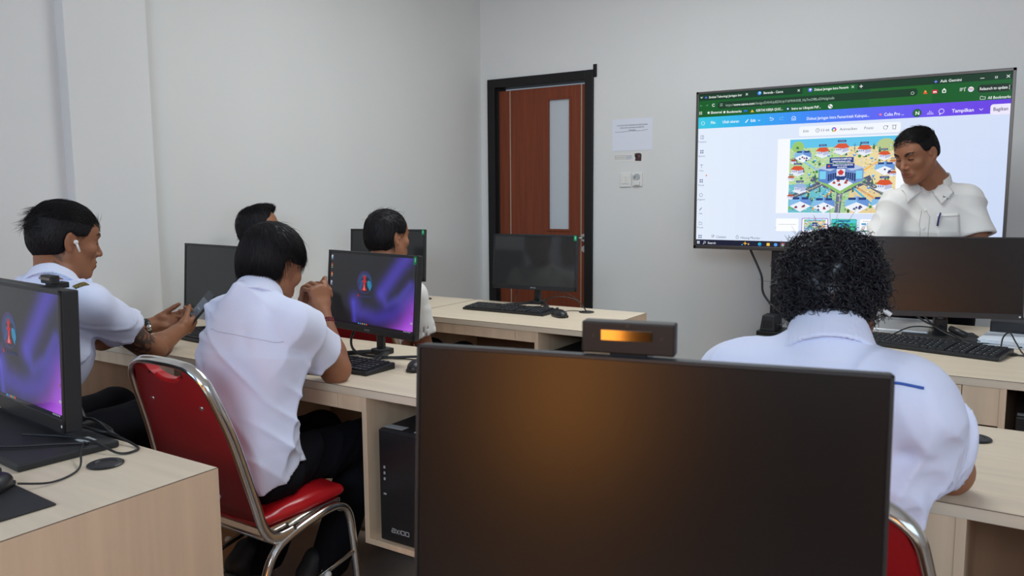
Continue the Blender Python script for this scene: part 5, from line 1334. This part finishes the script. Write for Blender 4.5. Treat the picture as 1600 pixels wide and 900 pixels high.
def F_snap_right(p):
    S = SDF(); shoe(S, (-1.835, 1.600, .125), (-1.815, 1.80, .004), (0, .6, 1))
    return S.snap(p)[0]+S.grad(S.snap(p))[0]*.002

# ---------------------------------------------------------------- two men in the far row
def simple_sitter(label, hc, f, neck, shL, shR, hip, hairf, sc=1.0, elb=None, m=None):
    t, o = person(label, (hip[0], hip[1])); h = Head(hc, f, (0, 0, 1), sc); chest = np.array(hip)+(np.array(neck)-hip)*.66
    fr = (.05, 1, .1); dl = np.array([0, .16, -.22])
    S = SDF(); h.build(S, neck); torso(S, hip, chest, neck, shL, shR, fr, -.012)
    for s_, x in ((shL, -.03), (shR, .03)):
        e = np.array(s_)+[x, .05, -.26]; w = e+[-x*2, .20, -.055]; arm(S, s_, e, w); hand(S, w, (-x*6, 1, -.05), (0, 0, -1), 1 if x < 0 else -1, (12, 18, 14))
    lo = np.minimum(np.array(shL), hip)-[.18, .22, 0]; hi = np.array([shR[0]+.18, hc[1]+.52, hc[2]+.15]); lo[2] = .36
    for x in (-.09, .09): S.cone((hip[0]+x, hip[1], hip[2]-.03), (hip[0]+x, hip[1]+.42, .53), .07, .055, .03)
    link('body', S.mesh(lo, hi, .0055, skincol(h), o), M_skin, t)
    Q = SDF(); torso(Q, (hip[0], hip[1]-.01, hip[2]-.05), chest, np.array(neck)-[0, .005, .02], shL, shR, fr, .014)
    shirt_build(Q, [sleeve(Q, s_, np.array(s_)+[x, .05, -.26], .66, .060, .068) for s_, x in ((shL, -.03), (shR, .03))])
    Q.cone(neck, h.L(0, -.01, -.06), .055, .062, .006, 's'); Q.cut((0, 0, hip[2]-.08), (0, 0, -1)); Q.disp(folds(1.2, .006, (.2, .1, 1), 31))
    link('shirt', Q.mesh(lo, hi, .008, None, o), m or M_shirt2, t); collar(t, o, h, neck, np.array(neck)-[0, .004, .022], m=m or M_shirt2)
    T_ = SDF()
    for x in (-.10, .10): T_.cone((hip[0]+x*.8, hip[1], hip[2]-.02), (hip[0]+x, hip[1]+.44, .55), .088, .072, .04); T_.cone((hip[0]+x, hip[1]+.44, .54), (hip[0]+x, hip[1]+.46, .08), .068, .060, .03)
    link('trousers', T_.mesh((hip[0]-.3, hip[1]-.2, 0), (hip[0]+.3, hip[1]+.62, .68), .012, None, o), M_pants, t)
    for x in (-.10, .10):
        F_ = SDF(); shoe(F_, (hip[0]+x, hip[1]+.38, 0), (hip[0]+x, hip[1]+.65, 0), (0, 0, 1)); F_.cut((0, 0, .001), (0, 0, -1)); link('shoe', F_.mesh((hip[0]+x-.08, hip[1]+.3, -.01), (hip[0]+x+.08, hip[1]+.72, .16), .01, None, o), M_shoe, t)
    hairf(t, o, h); h.brows(t, o, S); return t
def hair_b(t, o, h):
    H = hair_cap(h, .004, nape=-.060, top=.004)
    build_hair(t, o, h, H, .005, [dict(flow=short_flow, n=2200, lmin=.02, lmax=.04, lift=.10, grav=.3, r=.0011), dict(flow=lambda q: np.stack([q[:, 0]*4, np.ones(len(q)), .3+0*q[:, 0]], 1), n=70, lmin=.02, lmax=.04, lift=.4, grav=.1, jit=.4, r=.0008, keep=lambda q: q[:, 2] > .07)])
def hair_quiff(t, o, h):
    H = hair_cap(h, .004, nape=-.055); H.ell(h.L(0, .040, .092), np.array([.056, .050, .030]), h.M, .03); H.ell(h.L(0, .118, .050), np.array([.085, .052, .060]), h.M, .008, 's')
    build_hair(t, o, h, H, .005, [dict(flow=short_flow, n=1600, lmin=.015, lmax=.03, lift=.10, grav=.3, r=.0011), dict(flow=lambda q: np.stack([q[:, 0]*2, .55*np.ones(len(q)), 1+0*q[:, 0]], 1), n=1300, lmin=.015, lmax=.026, lift=.35, grav=.0, jit=.2, r=.0011, keep=lambda q: (q[:, 2] > .08)),
        dict(flow=lambda q: np.stack([q[:, 0]*0, -np.ones(len(q)), -.4+0*q[:, 0]], 1), n=60, lmin=.015, lmax=.03, lift=.35, grav=.3, jit=.3, r=.0008, keep=lambda q: (q[:, 1] < -.08))])
simple_sitter('man in pale shirt beyond the lit emblem monitor, seen from behind, head turned right', (-2.385, 2.680, 1.140), (.22, .96, -.05), (-2.365, 2.630, 1.00), (-2.51, 2.635, .905), (-2.185, 2.60, .895), (-2.34, 2.60, .52), hair_b, 1.0)
simple_sitter('man hidden behind the clasped-hands man, only his quiff and forehead showing', (-3.165, 2.62, 1.158), (.80, .60, .12), (-3.175, 2.60, 1.03), (-3.315, 2.60, .945), (-3.02, 2.60, .945), (-3.165, 2.58, .52), hair_quiff, .98)

# ---------------------------------------------------------------- curly-haired man at the right, from behind
def man_curly():
    t, o = person('curly-haired man in white shirt with blue piping, seen from behind at right', (-.28, 1.28))
    h = Head((-.291, 1.560, 1.128), (.16, .92, -.34), (-.10, 0, 1), .93); neck = (-.275, 1.480, 1.045)
    shR, shL = (-.150, 1.435, .970), (-.428, 1.455, .965); elR, elL = (-.098, 1.690, .790), (-.56, 1.74, .79)
    wrR, wrL = (-.330, 1.765, .785), (-.42, 1.80, .825)
    hip, chest = (-.285, 1.40, .56), (-.278, 1.440, .880); fr = (.0, .98, -.16)
    S = SDF(); h.build(S, neck); torso(S, hip, chest, neck, shL, shR, fr, -.012)
    arm(S, shR, elR, wrR, .050, .042, .027); arm(S, shL, elL, wrL, .046, .038, .027)
    hand(S, wrR, (-1, .1, .05), (0, .1, -1), 1, (12, 18, 14)); hand(S, wrL, (1, .0, -.1), (0, .1, -1), -1, (12, 18, 14))
    for x in (-.36, -.16): S.cone((x, 1.42, .53), (x, 1.78, .52), .05, .035, .03)
    link('body', S.mesh((-.75, 1.0, .40), (.06, 1.98, 1.32), .005, skincol(h), o), M_skin, t)
    Q = SDF(); torso(Q, (-.290, 1.39, .50), chest, (-.277, 1.470, 1.050), shL, shR, fr, .014, .138, .150)
    shirt_build(Q, [sleeve(Q, shR, elR, .50, .066, .072, .05), sleeve(Q, shL, elL, .50, .066, .070, .05)])
    Q.cone(neck, h.L(0, -.01, -.06), .056, .062, .006, 's'); Q.cut((0, 0, .44), (0, 0, -1)); Q.disp(folds(1.6, .009, (.6, .1, .8), 17)); Q.disp(folds(3, .016, (1, 0, .4), 3))
    for a, b_, r_ in (((-.315, 1.41, 1.03), (-.285, 1.31, .88), .012), ((-.20, 1.37, 1.03), (-.245, 1.30, .90), .010), ((-.13, 1.40, .93), (-.19, 1.32, .82), .010), ((-.24, 1.30, .86), (-.33, 1.30, .74), .010)): groove(Q, a, b_, .020, .010)
    link('shirt', Q.mesh((-.70, 1.15, .38), (.10, 1.82, 1.14), .0055, None, o), M_shirt, t)
    collar(t, o, h, neck, (-.277, 1.470, 1.024), .073, .065, .066)
    strip_on(Q, [(-.185, 1.365, 1.02), (-.152, 1.365, 1.018), (-.118, 1.370, 1.012)], .0026, .001, o, 'blue_piping', M_blue, t, 'royal blue piping line')
    strip_on(Q, [(-.385, 1.365, 1.01), (-.42, 1.37, 1.005), (-.465, 1.38, .995)], .0026, .001, o, 'blue_piping', M_blue, t, 'royal blue piping line')
    T_ = SDF(); T_.ell((-.257, 1.40, .525), (.180, .14, .080), k=.04)
    for x in (-.38, -.16): T_.cone((x, 1.42, .53), (x, 1.82, .53), .088, .070, .04); T_.cone((x, 1.82, .52), (x, 1.84, .08), .068, .060, .03)
    link('trousers', T_.mesh((-.52, 1.2, .0), (-.02, 1.96, .70), .012, None, o), M_pants, t)
    for x in (-.38, -.16):
        F_ = SDF(); shoe(F_, (x, 1.77, 0), (x, 2.04, 0), (0, 0, 1)); F_.cut((0, 0, .001), (0, 0, -1)); link('shoe', F_.mesh((x-.08, 1.70, -.01), (x+.08, 2.12, .16), .01, None, o), M_shoe, t)
    # curls
    H = hair_cap(h, .006, nape=-.078, top=.0); lump = np.random.default_rng(5)
    for k in range(110):
        v = nrm(lump.normal(0, 1, 3)+[0, -.2, .35]); q = np.array([v[0]*.080, v[1]*.092-.012, v[2]*.082+.030])
        if q[1] > .06 and q[2] < .07: continue
        if q[2] < -.055: continue
        H.ell(h.L(*q), np.array([.017, .017, .015])*lump.uniform(.7, 1.15), None, .010)
    cap = H.mesh(h.c-.17, h.c+.17, .0045, None, o); V = H.V; G = H.grad(V); N = 2800; q = h.inv(V)
    idx = rng.choice(np.nonzero((q[:, 2] > -.085))[0], N); P0 = V[idx]; Nn = G[idx]; K = 20
    whorl = np.stack([q[idx][:, 0]*8, (q[idx][:, 1])*5, -.6+0*q[idx][:, 0]], 1)+rng.normal(0, .6, (N, 3)); F = whorl@h.M.T; F -= Nn*(F*Nn).sum(1)[:, None]; F /= np.linalg.norm(F, axis=1)[:, None]
    B = np.cross(F, Nn); rad = rng.uniform(.0035, .0085, N)[:, None]; ln = rng.uniform(.018, .045, N)[:, None]; ph = rng.uniform(0, 6.28, N)[:, None]; tw = rng.uniform(1.0, 1.9, N)[:, None]; out = []
    for k in range(K):
        s = k/(K-1); a = ph+2*math.pi*tw*s; out.append(P0+F*ln*s+Nn*(rad*np.sin(a)+.002+ln*.05*s)+B*rad*np.cos(a))
    ms = [cap, strands(np.stack(out, 1), np.linspace(1, .4, K)*.0014, o)]
    N2 = 240; idx = rng.choice(np.nonzero(q[:, 2] > .01)[0], N2); P0 = V[idx]; Nn = G[idx]; D_ = Nn+rng.normal(0, .5, (N2, 3)); ln = rng.uniform(.012, .030, N2)[:, None]; B = nrm(rng.normal(0, 1, 3))
    out = [P0+D_*ln*s+np.sin(s*5+ln*300)*.004*B for s in np.linspace(0, 1, 8)]
    ms.append(strands(np.stack(out, 1), np.linspace(1, .3, 8)*.0007, o))
    link('hair', join_meshes('hair', ms), M_curl, t, 'thick black curls')
    b = MB(); p = h.L(.082, .004, -.030)-o; q_ = h.L(.106, .012, -.036)-o
    b.ell(tuple(p), (.008, .008, .008)); b.tube([tuple(p), tuple((p+q_)/2+np.array([0, 0, .004])), tuple(q_)], lambda s: .0058-.002*s, 10, 4); b.build('earbud', M_earbud, t, 'white wireless earbud')
# ---------------------------------------------------------------- presenter
def presenter():
    t, o = person('man standing before the television in cream shirt, pen in pocket, looking down', (-.34, 4.02))
    h = Head((-.410, 3.878, 1.486), (-.47, -.80, -.36), (-.03, .03, 1), .96); neck = (-.348, 3.950, 1.375)
    shR, shL = (-.490, 3.925, 1.262), (-.218, 3.990, 1.285); elR, elL = (-.545, 3.85, 1.02), (-.138, 3.93, 1.030)
    wrR, wrL = (-.46, 3.80, .95), (-.27, 3.80, .95)
    hip, chest = (-.335, 4.045, .90), (-.350, 3.985, 1.165); fr = (-.18, -.95, -.25)
    S = SDF(); h.build(S, neck); torso(S, hip, chest, neck, shL, shR, fr, -.014)
    arm(S, shR, elR, wrR, .048, .040, .026); arm(S, shL, elL, wrL, .048, .040, .026)
    hand(S, wrR, (.35, -.75, -.3), (.0, -.3, -.95), -1, (15, 22, 18)); hand(S, wrL, (-.35, -.75, -.3), (.0, -.3, -.95), 1, (15, 22, 18))
    for x in (-.09, .09): S.cone((hip[0]+x, 4.05, .86), (hip[0]+x*1.1, 4.06, .48), .075, .055, .03); S.cone((hip[0]+x*1.1, 4.06, .48), (hip[0]+x*1.1, 4.09, .08), .052, .038, .03)
    link('body', S.mesh((-.75, 3.50, .05), (.02, 4.25, 1.64), .0042, skincol(h, base=SK*np.array([1.02, 1.02, 1.05])), o), M_skin, t)
    Q = SDF(); torso(Q, (-.335, 4.045, .84), chest, (-.348, 3.962, 1.355), shL, shR, fr, .014, .155, .158)
    shirt_build(Q, [sleeve(Q, shR, elR, .66, .060, .070), sleeve(Q, shL, elL, .60, .060, .072)])
    Q.cone(neck, h.L(0, -.01, -.06), .054, .060, .006, 's'); fv = nrm(fr)
    Q.cone(np.array(neck)+fv*.05+[0, 0, .03], np.array(neck)+fv*.115+[.004, 0, -.115], .038, .006, .004, 's')
    Q.cut((0, 0, .80), (0, 0, -1)); Q.disp(folds(1.3, .007, (.5, .1, .7), 41)); Q.disp(folds(2.4, .008, (.8, .1, .3), 42))
    link('shirt', Q.mesh((-.76, 3.72, .76), (.04, 4.27, 1.42), .0048, None, o), M_shirt2, t)
    # collar leaves
    rv = nrm(np.cross(fv, (0, 0, 1)))   # his right
    nk = np.array(neck)
    Cc = SDF(); base = nk+[0, .008, -.018]
    for k in range(31):
        a = R(-125+250*k/30); dv = -fv*math.cos(a)+rv*math.sin(a); dz = -.012*max(0, abs(math.degrees(a))-60)/65
        Cc.cone(base+dv*.074+[0, 0, dz], base+dv*.064+[0, 0, .036+dz], .0045, .0040, .007)
    link('collar', Cc.mesh(base-.14, base+.14, .0042, None, o), M_shirt2, t)
    for sx in (1, -1):
        a = nk+fv*.030+rv*sx*.062+[0, 0, .018]; b_ = nk+fv*.082+rv*sx*.020+[0, 0, -.030]; c_ = nk+fv*.100+rv*sx*.070+[0, 0, -.078]; d_ = nk+fv*.045+rv*sx*.105+[0, 0, -.035]
        patch(Q, (a, b_, c_, d_), 8, 8, .009, .006, o, 'collar_leaf', M_shirt2, t)
    # placket, buttons, pocket, pen
    pl = [nk+fv*.115+rv*.0+[0, 0, -.105-k*.075] for k in range(5)]
    strip_on(Q, [p+rv*.016 for p in pl], .0012, .0006, o, 'placket_seam', M_seam2, t); strip_on(Q, [p-rv*.018 for p in pl], .0012, .0006, o, 'placket_seam', M_seam2, t)
    for p in pl[:4]:
        q = Q.snap(p)[0]; g = Q.grad(q[None])[0]; b = MB(); b.cyl(tuple(q-o), tuple(q+g*.003-o), .0058, .0052, 14); b.build('button', M_whitepl, t)
    pk = [nk+fv*.10-rv*.055+[0, 0, -.120], nk+fv*.10-rv*.150+[0, 0, -.112], nk+fv*.10-rv*.148+[0, 0, -.235], nk+fv*.10-rv*.058+[0, 0, -.24]]
    patch(Q, pk, 8, 8, .0022, .0025, o, 'pocket', M_shirt2, t)
    strip_on(Q, [pk[0]+[0, 0, -.012], pk[1]+[0, 0, -.012]], .0012, .003, o, 'pocket_seam', M_seam2, t)
    p = Q.snap(nk+fv*.10-rv*.062+[0, 0, -.135])[0]; g = Q.grad(p[None])[0]; b = MB(); b.tube([tuple(p+g*.006-o+np.array([-.004, 0, -.035])), tuple(p+g*.007-o), tuple(p+g*.007-o+np.array([.006, 0, .020]))], .0036, 10, 2)
    b.tube([tuple(p+g*.007-o+np.array([.006, 0, .020])), tuple(p+g*.013-o+np.array([.004, 0, .018])), tuple(p+g*.012-o+np.array([-.003, 0, -.020]))], .0014, 6, 2); b.build('pen', M_pen, t, 'dark blue ball pen')
    T_ = SDF(); T_.ell((-.335, 4.05, .87), (.165, .115, .10), k=.04)
    for x in (-.09, .09): T_.cone((hip[0]+x, 4.05, .84), (hip[0]+x*1.1, 4.06, .48), .090, .072, .05); T_.cone((hip[0]+x*1.1, 4.06, .48), (hip[0]+x*1.1, 4.08, .06), .070, .064, .03)
    link('trousers', T_.mesh((-.56, 3.88, .0), (-.10, 4.24, 1.0), .012, None, o), M_pants, t)
    for x in (-.10, .10):
        F_ = SDF(); shoe(F_, (hip[0]+x, 4.13, 0), (hip[0]+x*1.2, 3.86, 0), (0, 0, 1)); F_.cut((0, 0, .001), (0, 0, -1)); link('shoe', F_.mesh((hip[0]+x-.1, 3.78, -.01), (hip[0]+x+.1, 4.2, .16), .01, None, o), M_shoe, t)
    H = hair_cap(h, .001, nape=-.018)
    build_hair(t, o, h, H, .0042, [dict(flow=short_flow, n=5200, lmin=.010, lmax=.020, lift=.08, grav=.2, r=.0008),
        dict(flow=lambda q: np.stack([q[:, 0]*2+.4, np.ones(len(q)), .3+0*q[:, 0]], 1), n=2200, lmin=.018, lmax=.034, lift=.30, grav=.1, jit=.2, r=.0008, keep=lambda q: q[:, 2] > .06)])
    h.brows(t, o, S)
M_seam2 = mat('cream_seam', (.52, .50, .46), .85)
man_with_phone()
man_clasped()
man_curly()
presenter()
CH = chair('red chair with chrome frame carrying the man with clasped hands', -1.852, 1.44, 0)
copy_tree(CH, 'red chair back at the right edge of the nearest monitor, under the curly-haired man', (-.252, 1.390, 0), R(0))
copy_tree(CH, 'red chair of the back-row man, its back showing under the lit emblem monitor', (-2.33, 2.63, 0), R(0))
copy_tree(CH, 'red chair of the man with the quiff, in the far left corner', (-3.16, 2.63, 0), R(0))
copy_tree(CH, 'red chair under the man with the phone, hidden behind the left monitor', (-2.58, 1.16, 0), R(0))
for ob in SC.objects:
    if ob.type == 'EMPTY' and ob.name.startswith('stacking_chair'): ob['group'] = 'red stacking chairs'
